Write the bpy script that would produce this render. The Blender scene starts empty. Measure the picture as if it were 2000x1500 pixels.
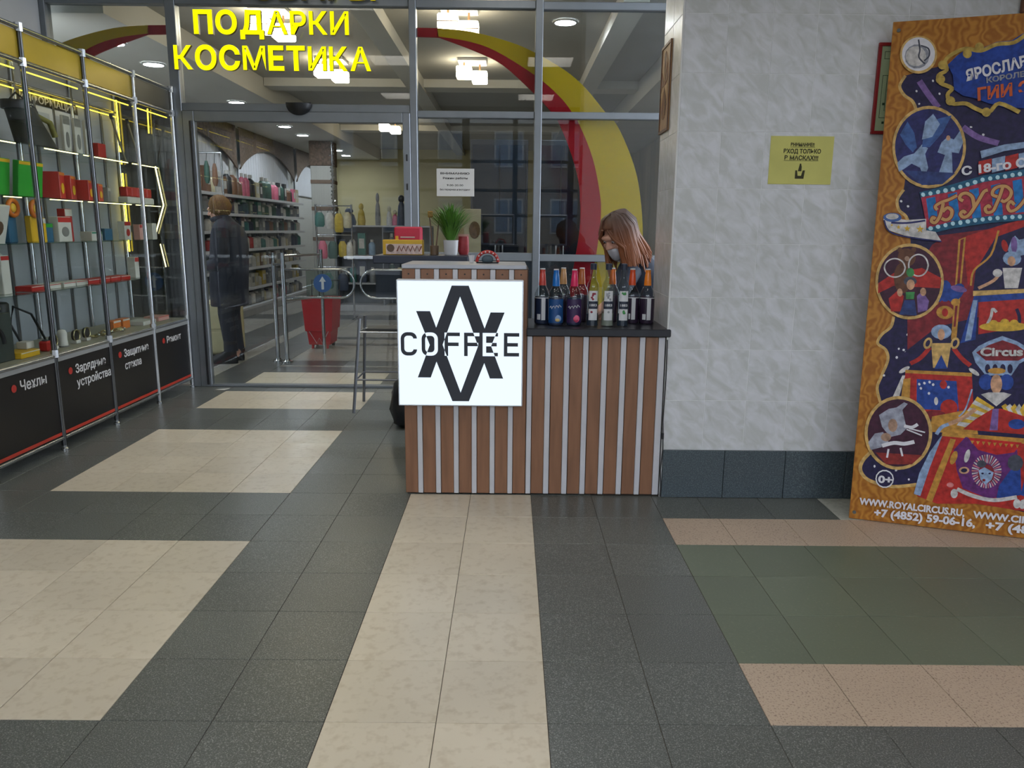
import bpy, bmesh, math, random
from mathutils import Vector, Matrix
from mathutils.geometry import tessellate_polygon
R = random.Random(7)
PI = math.pi
scene = bpy.context.scene
col = scene.collection

# ------------------------------------------------------------------ camera
F_PX, PITCH, CAM_H, YAW, ROLL = 1490.0, 0.2, 1.30, 0.003, 0.0095
ct, st_, cy, sy, cr, sr = math.cos(PITCH), math.sin(PITCH), math.cos(YAW), math.sin(YAW), math.cos(ROLL), math.sin(ROLL)
def cam_dir(x, d, up):
    y = d * ct + up * st_
    z = -d * st_ + up * ct
    return Vector((x * cy + y * sy, -x * sy + y * cy, z))
c_right, c_up, c_fwd = cam_dir(cr, 0, sr), cam_dir(-sr, 0, cr), cam_dir(0, 1, 0)
cam_data = bpy.data.cameras.new('camera')
cam_data.sensor_width = 36.0
cam_data.lens = F_PX / 2000.0 * 36.0
cam_data.clip_start, cam_data.clip_end = 0.05, 200
cam = bpy.data.objects.new('camera', cam_data)
col.objects.link(cam)
rot = Matrix((c_right, c_up, -c_fwd)).transposed().to_4x4()
cam.matrix_world = Matrix.Translation((0, 0, CAM_H)) @ rot
scene.camera = cam

# ------------------------------------------------------------------ world, exposure
world = bpy.data.worlds.new('overcast'); scene.world = world
world.use_nodes = True
bg = world.node_tree.nodes['Background']
bg.inputs[0].default_value = (0.80, 0.88, 1.0, 1)
bg.inputs[1].default_value = 6.4
vs = scene.view_settings
vs.view_transform = 'Standard'; vs.look = 'None'; vs.gamma = 1.0; vs.use_curve_mapping = False
vs.exposure = 0.12
HALL_LAMP, SHOP_DOWN, SHOP_PEND = 11.0, 160.0, 22.0
try:
    scene.cycles.max_bounces = 7; scene.cycles.diffuse_bounces = 4; scene.cycles.glossy_bounces = 3; scene.cycles.transparent_max_bounces = 24
except Exception:
    pass

# ------------------------------------------------------------------ materials
def lin(c):
    return tuple((v / 255 / 12.92) if v / 255 <= 0.04045 else ((v / 255 + 0.055) / 1.055) ** 2.4 for v in c)
MATS = {}
def _new(name):
    m = bpy.data.materials.new(name); m.use_nodes = True
    nt = m.node_tree
    return m, nt, nt.nodes['Principled BSDF']
def coords(nt, rnd=True):
    tc = nt.nodes.new('ShaderNodeTexCoord')
    if not rnd:
        return tc.outputs['Object']
    oi = nt.nodes.new('ShaderNodeObjectInfo')
    mu = nt.nodes.new('ShaderNodeMath'); mu.operation = 'MULTIPLY'; mu.inputs[1].default_value = 37.0
    nt.links.new(oi.outputs['Random'], mu.inputs[0])
    ad = nt.nodes.new('ShaderNodeVectorMath'); ad.operation = 'ADD'
    nt.links.new(tc.outputs['Object'], ad.inputs[0]); nt.links.new(mu.outputs[0], ad.inputs[1])
    return ad.outputs[0]
def mat(name, c, rough=0.5, metal=0.0, var=0.06, scale=12.0, bump=0.0, spec=0.5, emit=0.0, coat=0.0, stretch=None):
    if name in MATS: return MATS[name]
    m, nt, b = _new(name)
    L = lin(c)
    if var > 0:
        v = coords(nt)
        if stretch:
            mp = nt.nodes.new('ShaderNodeMapping'); mp.inputs['Scale'].default_value = stretch
            nt.links.new(v, mp.inputs['Vector']); v = mp.outputs[0]
        n = nt.nodes.new('ShaderNodeTexNoise'); n.inputs['Scale'].default_value = scale; n.inputs['Detail'].default_value = 4
        nt.links.new(v, n.inputs['Vector'])
        rp = nt.nodes.new('ShaderNodeValToRGB')
        rp.color_ramp.elements[0].position, rp.color_ramp.elements[1].position = 0.3, 0.7
        rp.color_ramp.elements[0].color = (*[x * (1 - var) for x in L], 1)
        rp.color_ramp.elements[1].color = (*[min(1, x * (1 + var)) for x in L], 1)
        nt.links.new(n.outputs['Fac'], rp.inputs[0]); nt.links.new(rp.outputs[0], b.inputs['Base Color'])
        if bump:
            bp = nt.nodes.new('ShaderNodeBump'); bp.inputs['Strength'].default_value = bump; bp.inputs['Distance'].default_value = 0.002
            nt.links.new(n.outputs['Fac'], bp.inputs['Height']); nt.links.new(bp.outputs[0], b.inputs['Normal'])
    else:
        b.inputs['Base Color'].default_value = (*L, 1)
    b.inputs['Roughness'].default_value = rough
    b.inputs['Metallic'].default_value = metal
    b.inputs['Specular IOR Level'].default_value = spec
    if coat: b.inputs['Coat Weight'].default_value = coat; b.inputs['Coat Roughness'].default_value = 0.08
    if emit:
        b.inputs['Emission Color'].default_value = (*L, 1); b.inputs['Emission Strength'].default_value = emit
    MATS[name] = m
    return m
def speckle(name, base, specks, scale, rough, thr=((0.0, 0), (0.45, 0), (0.55, 1), (0.7, 2)), spec=0.5, bump=0.0):
    """stone with speckles: noise through a colour ramp"""
    if name in MATS: return MATS[name]
    m, nt, b = _new(name)
    v = coords(nt)
    n = nt.nodes.new('ShaderNodeTexNoise'); n.inputs['Scale'].default_value = scale; n.inputs['Detail'].default_value = 2; n.inputs['Roughness'].default_value = 0.6
    nt.links.new(v, n.inputs['Vector'])
    rp = nt.nodes.new('ShaderNodeValToRGB'); cs = [base] + specks
    e = rp.color_ramp.elements
    while len(e) < len(thr): e.new(0.5)
    for k, (p, ci) in enumerate(thr):
        e[k].position = p; e[k].color = (*lin(cs[ci]), 1)
    nt.links.new(n.outputs['Fac'], rp.inputs[0])
    n2 = nt.nodes.new('ShaderNodeTexNoise'); n2.inputs['Scale'].default_value = 3.0
    nt.links.new(v, n2.inputs['Vector'])
    mx = nt.nodes.new('ShaderNodeMix'); mx.data_type = 'RGBA'; mx.blend_type = 'MULTIPLY'; mx.inputs[0].default_value = 0.25
    nt.links.new(rp.outputs[0], mx.inputs[6]); nt.links.new(n2.outputs['Color'], mx.inputs[7])
    hs = nt.nodes.new('ShaderNodeHueSaturation'); oi = nt.nodes.new('ShaderNodeObjectInfo')
    mr = nt.nodes.new('ShaderNodeMapRange'); mr.inputs[3].default_value = 1.05; mr.inputs[4].default_value = 1.19
    nt.links.new(oi.outputs['Random'], mr.inputs[0]); nt.links.new(mr.outputs[0], hs.inputs['Value'])
    n2s = nt.nodes.new('ShaderNodeRGBToBW'); nt.links.new(n2.outputs['Color'], n2s.inputs[0]); nt.links.new(n2s.outputs[0], mx.inputs[7])
    nt.links.new(mx.outputs[2], hs.inputs['Color']); nt.links.new(hs.outputs[0], b.inputs['Base Color'])
    b.inputs['Roughness'].default_value = rough; b.inputs['Specular IOR Level'].default_value = spec
    MATS[name] = m
    return m
def glass(name, tint=(1, 1, 1), ior=1.45, rough=0.0, refl=1.0):
    """thin pane: clear or tinted transmission plus fresnel reflection"""
    if name in MATS: return MATS[name]
    m = bpy.data.materials.new(name); m.use_nodes = True; nt = m.node_tree
    nt.nodes.clear()
    o = nt.nodes.new('ShaderNodeOutputMaterial'); mx = nt.nodes.new('ShaderNodeMixShader')
    t = nt.nodes.new('ShaderNodeBsdfTransparent'); g = nt.nodes.new('ShaderNodeBsdfGlossy'); lw = nt.nodes.new('ShaderNodeLayerWeight')
    lw.inputs['Blend'].default_value = 0.5
    p5 = nt.nodes.new('ShaderNodeMath'); p5.operation = 'POWER'; p5.inputs[1].default_value = 5.0
    nt.links.new(lw.outputs['Facing'], p5.inputs[0])
    f = nt.nodes.new('ShaderNodeMapRange'); r0 = ((ior - 1) / (ior + 1)) ** 2
    f.inputs['To Min'].default_value = r0; f.inputs['To Max'].default_value = 1.0
    nt.links.new(p5.outputs[0], f.inputs['Value'])
    t.inputs[0].default_value = (*tint, 1); g.inputs['Roughness'].default_value = rough; g.inputs[0].default_value = (refl, refl, refl, 1)
    nt.links.new(f.outputs[0], mx.inputs[0]); nt.links.new(t.outputs[0], mx.inputs[1]); nt.links.new(g.outputs[0], mx.inputs[2])
    nt.links.new(mx.outputs[0], o.inputs[0])
    MATS[name] = m
    return m
def glow(name, c, strength):
    if name in MATS: return MATS[name]
    m = bpy.data.materials.new(name); m.use_nodes = True; nt = m.node_tree; nt.nodes.clear()
    o = nt.nodes.new('ShaderNodeOutputMaterial'); e = nt.nodes.new('ShaderNodeEmission')
    e.inputs[0].default_value = (*lin(c), 1); e.inputs[1].default_value = strength
    nt.links.new(e.outputs[0], o.inputs[0]); MATS[name] = m
    return m

# ------------------------------------------------------------------ mesh helpers
class MB:
    def __init__(s): s.v = []; s.f = []; s.m = []
    def face(s, pts, mi=0):
        n = len(s.v); s.v += [tuple(p) for p in pts]; s.f.append(list(range(n, n + len(pts)))); s.m.append(mi)
    def box(s, a, b, mi=0):
        x0, y0, z0 = [min(a[i], b[i]) for i in range(3)]; x1, y1, z1 = [max(a[i], b[i]) for i in range(3)]
        n = len(s.v)
        s.v += [(x0, y0, z0), (x1, y0, z0), (x1, y1, z0), (x0, y1, z0), (x0, y0, z1), (x1, y0, z1), (x1, y1, z1), (x0, y1, z1)]
        for q in ((0, 3, 2, 1), (4, 5, 6, 7), (0, 1, 5, 4), (1, 2, 6, 5), (2, 3, 7, 6), (3, 0, 4, 7)):
            s.f.append([n + i for i in q]); s.m.append(mi)
        return s
    def rbox(s, a, b, r=0.004, mi=0):
        """box with chamfered edges"""
        x0, y0, z0 = [min(a[i], b[i]) for i in range(3)]; x1, y1, z1 = [max(a[i], b[i]) for i in range(3)]
        r = min(r, (x1 - x0) * .45, (y1 - y0) * .45, (z1 - z0) * .45)
        bm = bmesh.new(); bmesh.ops.create_cube(bm, size=1)
        for v in bm.verts:
            v.co = Vector(((x0 + x1) / 2 + v.co.x * (x1 - x0), (y0 + y1) / 2 + v.co.y * (y1 - y0), (z0 + z1) / 2 + v.co.z * (z1 - z0)))
        bmesh.ops.bevel(bm, geom=bm.edges[:], offset=r, segments=1, affect='EDGES')
        s.bm(bm, mi); return s
    def bm(s, bm, mi=0, mtx=None):
        bm.verts.ensure_lookup_table(); n = len(s.v)
        for i, v in enumerate(bm.verts): v.index = i; s.v.append(tuple(mtx @ v.co if mtx else v.co))
        for f in bm.faces: s.f.append([n + v.index for v in f.verts]); s.m.append(mi)
        bm.free()
    def ring(s, pts_list, mi=0, cap0=True, cap1=True, closed=True):
        """loft through rings of equal length"""
        n = len(s.v); k = len(pts_list[0])
        for r in pts_list: s.v += [tuple(p) for p in r]
        for i in range(len(pts_list) - 1):
            for j in range(k if closed else k - 1):
                a = n + i * k + j; b_ = n + i * k + (j + 1) % k
                s.f.append([a, b_, b_ + k, a + k]); s.m.append(mi)
        if cap0: s.f.append([n + j for j in range(k)][::-1]); s.m.append(mi)
        if cap1: s.f.append([n + (len(pts_list) - 1) * k + j for j in range(k)]); s.m.append(mi)
        return s
    def lathe(s, prof, c=(0, 0, 0), n=16, mi=0, a0=0, a1=2 * PI, cap=True):
        full = abs(a1 - a0 - 2 * PI) < 1e-6
        k = n if full else n + 1
        rings = [[(c[0] + r * math.cos(a0 + (a1 - a0) * j / n), c[1] + r * math.sin(a0 + (a1 - a0) * j / n), c[2] + z) for j in range(k)] for r, z in prof]
        return s.ring(rings, mi, cap and full, cap and full, full)
    def tube(s, pts, r, n=8, mi=0, cap=True):
        P = [Vector(p) for p in pts]; rr = r if isinstance(r, (list, tuple)) else [r] * len(P)
        rings = []; ref = None
        for i, p in enumerate(P):
            d = (P[min(i + 1, len(P) - 1)] - P[max(i - 1, 0)])
            d = d.normalized() if d.length > 1e-9 else Vector((0, 0, 1))
            if ref is None: ref = Vector((0, 0, 1)) if abs(d.z) < .9 else Vector((1, 0, 0))
            u = (ref - d * ref.dot(d))
            u = u.normalized() if u.length > 1e-6 else d.orthogonal().normalized()
            w = d.cross(u); ref = u
            rings.append([p + (u * math.cos(2 * PI * j / n) + w * math.sin(2 * PI * j / n)) * rr[i] for j in range(n)])
        return s.ring(rings, mi, cap, cap)
    def ball(s, c, r, mi=0, nu=14, nv=9, mtx=None):
        rx, ry, rz = (r, r, r) if not isinstance(r, (tuple, list)) else r
        bm = bmesh.new(); bmesh.ops.create_uvsphere(bm, u_segments=nu, v_segments=nv, radius=1)
        M = Matrix.Translation(c) @ (mtx.to_4x4() if mtx else Matrix.Identity(4)) @ Matrix.Diagonal((rx, ry, rz, 1))
        s.bm(bm, mi, M); return s
    def prism(s, poly, y0, y1, mi=0):
        """polygon given in (x, z), extruded from y0 to y1"""
        n = len(s.v); k = len(poly)
        s.v += [(x, y0, z) for x, z in poly] + [(x, y1, z) for x, z in poly]
        tri = tessellate_polygon([[Vector((x, z, 0)) for x, z in poly]])
        for t in tri: s.f.append([n + i for i in t]); s.m.append(mi); s.f.append([n + k + i for i in t][::-1]); s.m.append(mi)
        for j in range(k): s.f.append([n + j, n + (j + 1) % k, n + k + (j + 1) % k, n + k + j]); s.m.append(mi)
        return s
    def text(s, body, mtx, size=0.1, ext=0.001, off=0.0, mi=0, fit=None, capfit=None, shear=0):
        me = text_mesh(body, size, ext, off, shear)
        xs = [v.co.x for v in me.vertices]; ys = [v.co.y for v in me.vertices]
        sx = sy_ = 1
        if fit and xs: sx = fit / (max(xs) - min(xs))
        if capfit and ys: sy_ = capfit / max(ys)
        n = len(s.v)
        for v in me.vertices: s.v.append(tuple(mtx @ Vector(((v.co.x - min(xs)) * sx, v.co.y * sy_, v.co.z))))
        for p in me.polygons: s.f.append([n + i for i in p.vertices]); s.m.append(mi)
        w = (max(xs) - min(xs)) * sx if xs else 0
        bpy.data.meshes.remove(me); return w
    def mesh(s, name, smooth=False):
        me = bpy.data.meshes.new(name); me.from_pydata(s.v, [], s.f); me.polygons.foreach_set('material_index', s.m)
        bm = bmesh.new(); bm.from_mesh(me); bmesh.ops.recalc_face_normals(bm, faces=bm.faces[:]); bm.to_mesh(me); bm.free()
        if smooth:
            me.polygons.foreach_set('use_smooth', [True] * len(me.polygons))
            try: me.set_sharp_from_angle(angle=math.radians(smooth if smooth is not True else 40))
            except Exception: pass
        me.update(); return me
    def build(s, name, m, parent=None, smooth=False, loc=None, rz=0):
        me = s.mesh(name, smooth)
        for x in (m if isinstance(m, (list, tuple)) else [m]): me.materials.append(x)
        return link(name, me, parent, loc, rz)
_tx = {}
def text_mesh(body, size, ext, off, shear=0):
    cu = bpy.data.curves.new('t', 'FONT'); cu.body = body; cu.size = size; cu.extrude = ext; cu.offset = off; cu.resolution_u = 3; cu.shear = shear
    o = bpy.data.objects.new('t', cu)
    col.objects.link(o)
    dg = bpy.context.evaluated_depsgraph_get()
    me = bpy.data.meshes.new_from_object(o.evaluated_get(dg))
    bpy.data.objects.remove(o); bpy.data.curves.remove(cu)
    return me
def link(name, me, parent=None, loc=None, rz=0):
    o = bpy.data.objects.new(name, me); col.objects.link(o)
    if parent: o.parent = parent
    if loc: o.location = loc
    if rz: o.rotation_euler = (0, 0, rz)
    return o
def tag(o, label, cat, group=None):
    o['label'] = label; o['category'] = cat
    if group: o['group'] = group
    return o
def thing(name, label, cat, loc=(0, 0, 0), rz=0, group=None):
    o = link(name, None, None, loc, rz); o.empty_display_size = 0.05
    return tag(o, label, cat, group)
def struct(o, label=None):
    o['kind'] = 'structure'
    if label: o['label'] = label
    return o
def dup(root, loc, rz=0, label=None, group=None, sc=None):
    r = root.copy(); col.objects.link(r); r.location = loc; r.rotation_euler = (0, 0, rz)
    if sc: r.scale = sc
    if label: r['label'] = label
    if group: r['group'] = group
    for ch in list(root.children):
        c = ch.copy(); col.objects.link(c); c.parent = r
        for g in list(ch.children):
            d = g.copy(); col.objects.link(d); d.parent = c
    return r
FRONT = Matrix(((1, 0, 0, 0), (0, 0, -1, 0), (0, 1, 0, 0), (0, 0, 0, 1)))          # text plane facing -Y
def front(x, y, z): return Matrix.Translation((x, y, z)) @ FRONT
def facing_x(x, y, z):                                                            # text on a plane facing +X, reading along +Y
    return Matrix.Translation((x, y, z)) @ Matrix(((0, 0, 1, 0), (1, 0, 0, 0), (0, 1, 0, 0), (0, 0, 0, 1)))

alu = mat('aluminium', (128, 133, 138), .38, .55, .05, 8)
alu_bright = mat('bright_tube', (175, 178, 180), .22, .9, .04, 10)
chrome = mat('chrome', (190, 192, 195), .12, 1.0, 0)
black_pl = mat('black_plastic', (24, 25, 28), .45, 0, .1)
dark_navy = mat('dark_navy', (34, 42, 60), .4, 0, .1)
white_pl = mat('white_plastic', (205, 206, 208), .4, 0, .03)
paper_w = mat('paper', (205, 204, 200), .8, 0, .03, 5)
ink = mat('ink', (28, 28, 30), .7, 0, 0)

# ================================================================== SETTING
granite = speckle('granite_tile', (84, 87, 83), [(108, 111, 107), (158, 160, 154)], 260, .32, ((0.0, 0), (0.46, 0), (0.58, 1), (0.72, 2)))
beige = speckle('beige_tile', (214, 203, 182), [(206, 194, 172), (196, 182, 158)], 30, .28, ((0.0, 0), (0.5, 0), (0.62, 1), (0.8, 2)))
pink = speckle('pink_tile', (188, 168, 147), [(174, 153, 134), (138, 117, 102)], 160, .4, ((0.0, 0), (0.52, 0), (0.6, 1), (0.68, 2)))
green = speckle('green_tile', (106, 114, 96), [(96, 105, 87), (122, 127, 108)], 120, .38, ((0.0, 1), (0.45, 0), (0.6, 0), (0.75, 2)))
pale = speckle('pale_tile', (190, 190, 178), [(182, 182, 170), (170, 168, 158)], 40, .3)
shop_tile = speckle('shop_tile', (150, 148, 142), [(140, 139, 134), (128, 127, 122)], 60, .25)
grout = mat('grout', (92, 86, 78), .9, 0, .1, 30)
wall_grout = mat('wall_grout', (226, 227, 228), .85, 0, .04, 30)

X0, Y0, S = -0.19, 1.827, 0.3
_tile_mesh = {}
def tile_mesh(w, d, t=0.008, gap=0.0010, ch=0.0008):
    key = (round(w, 4), round(d, 4), t)
    if key not in _tile_mesh:
        m = MB()
        def rr(x, i): return [(-w / 2 + gap + i, -d / 2 + gap + i, x), (w / 2 - gap - i, -d / 2 + gap + i, x), (w / 2 - gap - i, d / 2 - gap - i, x), (-w / 2 + gap + i, d / 2 - gap - i, x)]
        m.ring([rr(-t, 0), rr(-ch, 0), rr(0, ch)], 0, False, True)
        _tile_mesh[key] = m
    return _tile_mesh[key]
_tm = {}
def tile(parent, x0, x1, y0, y1, m, name='tile'):
    key = (round(x1 - x0, 4), round(y1 - y0, 4), m.name)
    if key not in _tm:
        me = tile_mesh(x1 - x0, y1 - y0).mesh('floor_tile'); me.materials.append(m); _tm[key] = me
    return link(name, _tm[key], parent, ((x0 + x1) / 2, (y0 + y1) / 2, 0))
floor = struct(MB().box((-3.6, -3.6, -0.12), (4.6, 6.3, -0.0025)).build('floor', grout), 'hall floor of grey granite tiles with beige, pink and green fields')
def floor_kind(i, k):
    if i in (-1, 0) and k <= 5: return beige
    if -7 <= i <= -4 and (k in (0, 1, 2, 3) or 6 <= k <= 9 or k in (12, 13) or -6 <= k <= -3): return beige
    return granite
far = {}
for i in range(-12, 16):
    for k in range(-18, 15):
        x0, x1 = X0 + i * S, X0 + (i + 1) * S
        y0, y1 = Y0 + k * S, Y0 + (k + 1) * S
        if x0 > 0.70 and -1 < k < 6: continue
        if k >= 6 and x0 > -0.5 and i > 1: continue
        vis = k >= -1 and abs((x0 + x1) / 2) < (y1 * 0.70 + 0.25) and x1 > -3.0 and x0 < 2.6
        if k == 14: y1 = 6.235
        if vis:
            tile(floor, x0, x1, y0, y1, floor_kind(i, k))
        else:
            far.setdefault(floor_kind(i, k).name, []).append((x0, x1, y0, y1))
# right hand field: pink bands around green, columns offset from the grey grid
for k in range(0, 6):
    y0, y1 = Y0 + k * S, Y0 + (k + 1) * S
    if k == 5:
        edges = [(0.71, 0.935, granite), (0.935, 1.235, granite), (1.235, 1.535, granite)] + [(1.535 + j * S, 1.535 + (j + 1) * S, pale) for j in range(4)]
    elif k in (0, 4):
        edges = [(0.71, 0.97, pink)] + [(0.97 + j * S, 0.97 + (j + 1) * S, pink) for j in range(12)]
    else:
        edges = [(0.71, 0.95, green)] + [(0.95 + j * S, 0.95 + (j + 1) * S, green) for j in range(12)]
    for x0, x1, m in edges:
        if x0 < 2.6: tile(floor, x0, x1, y0, y1 - (.004 if k == 5 else 0), m)
        else: far.setdefault(m.name, []).append((x0, x1, y0, y1))
ff = MB(); fm = [granite, beige, pink, green, pale]
for nm, rs in far.items():
    mi = [m.name for m in fm].index(nm)
    for x0, x1, y0, y1 in rs:
        ff.face([(x0 + .0013, y0 + .0013, -.0002), (x1 - .0013, y0 + .0013, -.0002), (x1 - .0013, y1 - .0013, -.0002), (x0 + .0013, y1 - .0013, -.0002)], mi)
o = ff.build('tile_field', fm, floor); o['kind'] = 'stuff'

# ---- right wall block with 20 x 25 cm tiles
marble = MATS.get('marble')
m, nt, b = _new('marble_wall_tile')
v = coords(nt); mp = nt.nodes.new('ShaderNodeMapping'); mp.inputs['Rotation'].default_value = (0, .7, 0); mp.inputs['Scale'].default_value = (1.6, 1, .8)
mp0 = nt.nodes.new('ShaderNodeMapping'); mp0.inputs['Rotation'].default_value = (0, .8, 0); mp.inputs['Rotation'].default_value = (0, 0, 0)
nt.links.new(v, mp0.inputs[0]); nt.links.new(mp0.outputs[0], mp.inputs[0]); n = nt.nodes.new('ShaderNodeTexNoise'); n.inputs['Scale'].default_value = 13; n.inputs['Detail'].default_value = 3; n.inputs['Distortion'].default_value = .7
nt.links.new(mp.outputs[0], n.inputs['Vector']); rp = nt.nodes.new('ShaderNodeValToRGB')
e = rp.color_ramp.elements; e[0].position, e[0].color = .36, (*lin((192, 194, 192)), 1); e[1].position, e[1].color = .66, (*lin((214, 215, 219)), 1)
nt.links.new(n.outputs['Fac'], rp.inputs[0]); nt.links.new(rp.outputs[0], b.inputs['Base Color']); b.inputs['Roughness'].default_value = .3
marble = m
base_granite = speckle('base_granite', (58, 68, 74), [(72, 84, 90), (96, 108, 112)], 220, .3)
WY = 3.62
wr = struct(MB().box((0.7535, WY + .0012, 0), (4.6, 4.05, 3.7)).build('wall_right', wall_grout), 'pale marbled tile wall beside the coffee counter')
def wall_tile_mesh(w, h):
    key = ('w', round(w, 4), round(h, 4))
    if key not in _tm:
        mm_ = MB(); g, c = 0.0011, 0.0012
        def rr(y, i): return [(-w / 2 + g + i, y, -h / 2 + g + i), (w / 2 - g - i, y, -h / 2 + g + i), (w / 2 - g - i, y, h / 2 - g - i), (-w / 2 + g + i, y, h / 2 - g - i)]
        mm_.ring([rr(.006, 0), rr(.001, 0), rr(0, c)], 0, False, True)
        me = mm_.mesh('wall_tile'); me.materials.append(marble); _tm[key] = me
    return _tm[key]
ex = [0.757, 0.95] + [0.95 + .2 * j for j in range(1, 9)]
rest = MB()
zs = [0.243 + .25 * j for j in range(14)]
for j in range(13):
    z0, z1 = zs[j], zs[j + 1]
    for a, b_ in zip(ex[:-1], ex[1:]):
        if z0 < 2.45 and a < 2.4: link('tile', wall_tile_mesh(b_ - a, .25), wr, ((a + b_) / 2, WY, (z0 + z1) / 2))
        else: rest.box((a + .001, WY, z0 + .001), (b_ - .001, WY + .006, z1 - .001))
    for x in [2.55 + .2 * q for q in range(10)]:
        rest.box((x + .001, WY, z0 + .001), (x + .199, WY + .006, z1 - .001))
    for y0, y1 in ((3.626, 3.83), (3.83, 4.045)):
        o = link('tile', wall_tile_mesh(y1 - y0, .25), wr, (0.752, (y0 + y1) / 2, (z0 + z1) / 2), -PI / 2) if z0 < 2.7 else None
o = rest.build('tile_field', marble, wr); o['kind'] = 'stuff'
br = struct(MB().box((0.757, WY - .004, 0), (4.6, WY + .004, .243)).build('baseboard_right', mat('base_joint', (120, 122, 122), .8)), 'dark granite skirting along the tiled wall')
bx = [0.757, 1.06, 1.361, 1.663, 1.963, 2.263, 2.563, 2.863]
for a, b_ in zip(bx[:-1], bx[1:]):
    MB().rbox((a + .0012, WY - .013, .001), (b_ - .0012, WY - .003, .243), .0015).build('slab', base_granite, br)
struct(MB().box((0.7485, WY - .003, .0), (0.7555, WY + .004, 3.7)).build('trim_1', mat('corner_strip', (215, 216, 214), .4, 0, .02)), 'white corner strip of the tiled wall')

# ---- hall shell
hall_wall = mat('hall_wall', (168, 170, 172), .8, 0, .05, 3)
hall_ceil = mat('hall_ceiling', (205, 205, 203), .85, 0, .03, 3)
struct(MB().box((-3.75, -3.6, 0), (-3.575, 6.21, 3.7)).build('wall_left', hall_wall), 'plain grey hall wall behind the display case')
struct(MB().box((4.6, -3.6, 0), (4.75, 3.62, 3.7)).build('wall_far_right', hall_wall))
struct(MB().box((-3.75, -3.75, 3.7), (4.75, 6.4, 3.85)).build('ceiling', hall_ceil))
# entrance front behind the viewer: piers and lintel leave glazed openings to the street
back = MB()
ops = [(-3.5, -2.3), (-2.2, -1.0), (-.85, .02), (.12, .5), (.58, 1.14), (1.26, 2.0), (2.1, 3.25), (3.35, 4.55)]
xs = [-3.6]
for a, b_ in ops:
    back.box((xs[-1], -3.75, 0), (a, -3.55, 3.7)); xs.append(b_)
back.box((xs[-1], -3.75, 0), (4.6, -3.55, 3.7))
for a, b_ in ops:
    back.box((a, -3.75, 3.6), (b_, -3.55, 3.7)); back.box((a, -3.75, 0), (b_, -3.55, .35))
    for z in (1.55, 2.05, 2.62): back.box((a, -3.69, z), (b_, -3.61, z + .06))
struct(back.build('wall_back', mat('entrance_wall', (84, 90, 88), .7, 0, .08, 3)), 'entrance wall with tall street windows')
# the block of flats across the street, seen only as a reflection in the shop glass
bf = thing('apartment_block', 'plain block of flats across the street behind the viewer', 'building', (0, -24, 0))
MB().box((-22, -6, 0), (24, 0, 6.3)).build('facade', mat('facade_brown', (92, 84, 74), .85, 0, .12, 1.5), bf)
MB().box((-22, 0, 6.0), (24, .3, 6.3)).build('cornice', mat('facade_pale', (130, 130, 128), .8, 0, .05), bf)
for fl_ in range(2):
    for q in range(16):
        x = -19 + q * 2.6; z = 1.1 + fl_ * 3.0
        wdw = MB().box((x, 0, z), (x + 1.35, .06, z + 1.6)).build('window', mat('facade_pale', (176, 174, 168), .8), bf)
        MB().box((x + .08, .06, z + .08), (x + .63, .08, z + 1.52)).build('pane', mat('facade_glass', (62, 74, 88), .35, 0, .1), wdw)
        MB().box((x + .71, .06, z + .08), (x + 1.27, .08, z + 1.52)).build('pane', mat('facade_glass', (62, 74, 88), .1), wdw)
struct(MB().box((-30, -24, -.3), (30, -3.75, -.13)).build('floor_street', mat('asphalt', (70, 70, 72), .9, 0, .1, 4)), 'grey street outside the entrance')
# ceiling lamps of the hall
lampbody = mat('lamp_body', (220, 220, 220), .5, 0, .02)
n_l = 0
lamp_pos = ['over the display case aisle by the street', 'over the middle of the hall by the street', 'over the tiled wall side by the street', 'over the display case aisle', 'over the beige strip', 'over the banner side', 'over the aisle by the shop door', 'over the coffee counter']
for x, y in ((-1.9, -1.2), (.4, -1.2), (2.6, -1.2), (-1.6, 1.6), (.5, 1.6), (2.6, 1.6), (-1.7, 4.3), (-.1, 4.6)):
    t = thing('ceiling_lamp', 'square white ceiling lamp ' + lamp_pos[n_l], 'lamp', (x, y, 3.7), 0, 'hall ceiling lamps'); n_l += 1
    MB().box((-.31, -.31, -.05), (.31, .31, -.001)).build('housing', lampbody, t)
    for a, b_ in (((-.31, -.31), (.31, -.295)), ((-.31, .295), (.31, .31)), ((-.31, -.295), (-.295, .295)), ((.295, -.295), (.31, .295))): MB().box((a[0], a[1], -.20), (b_[0], b_[1], -.05)).build('shade_board', lampbody, t)  # boards added to keep the bright diffuser out of the shopfront reflections
    MB().box((-.28, -.28, -.058), (.28, .28, -.051)).build('diffuser', glow('hall_diffuser', (255, 248, 236), HALL_LAMP), t)

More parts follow.
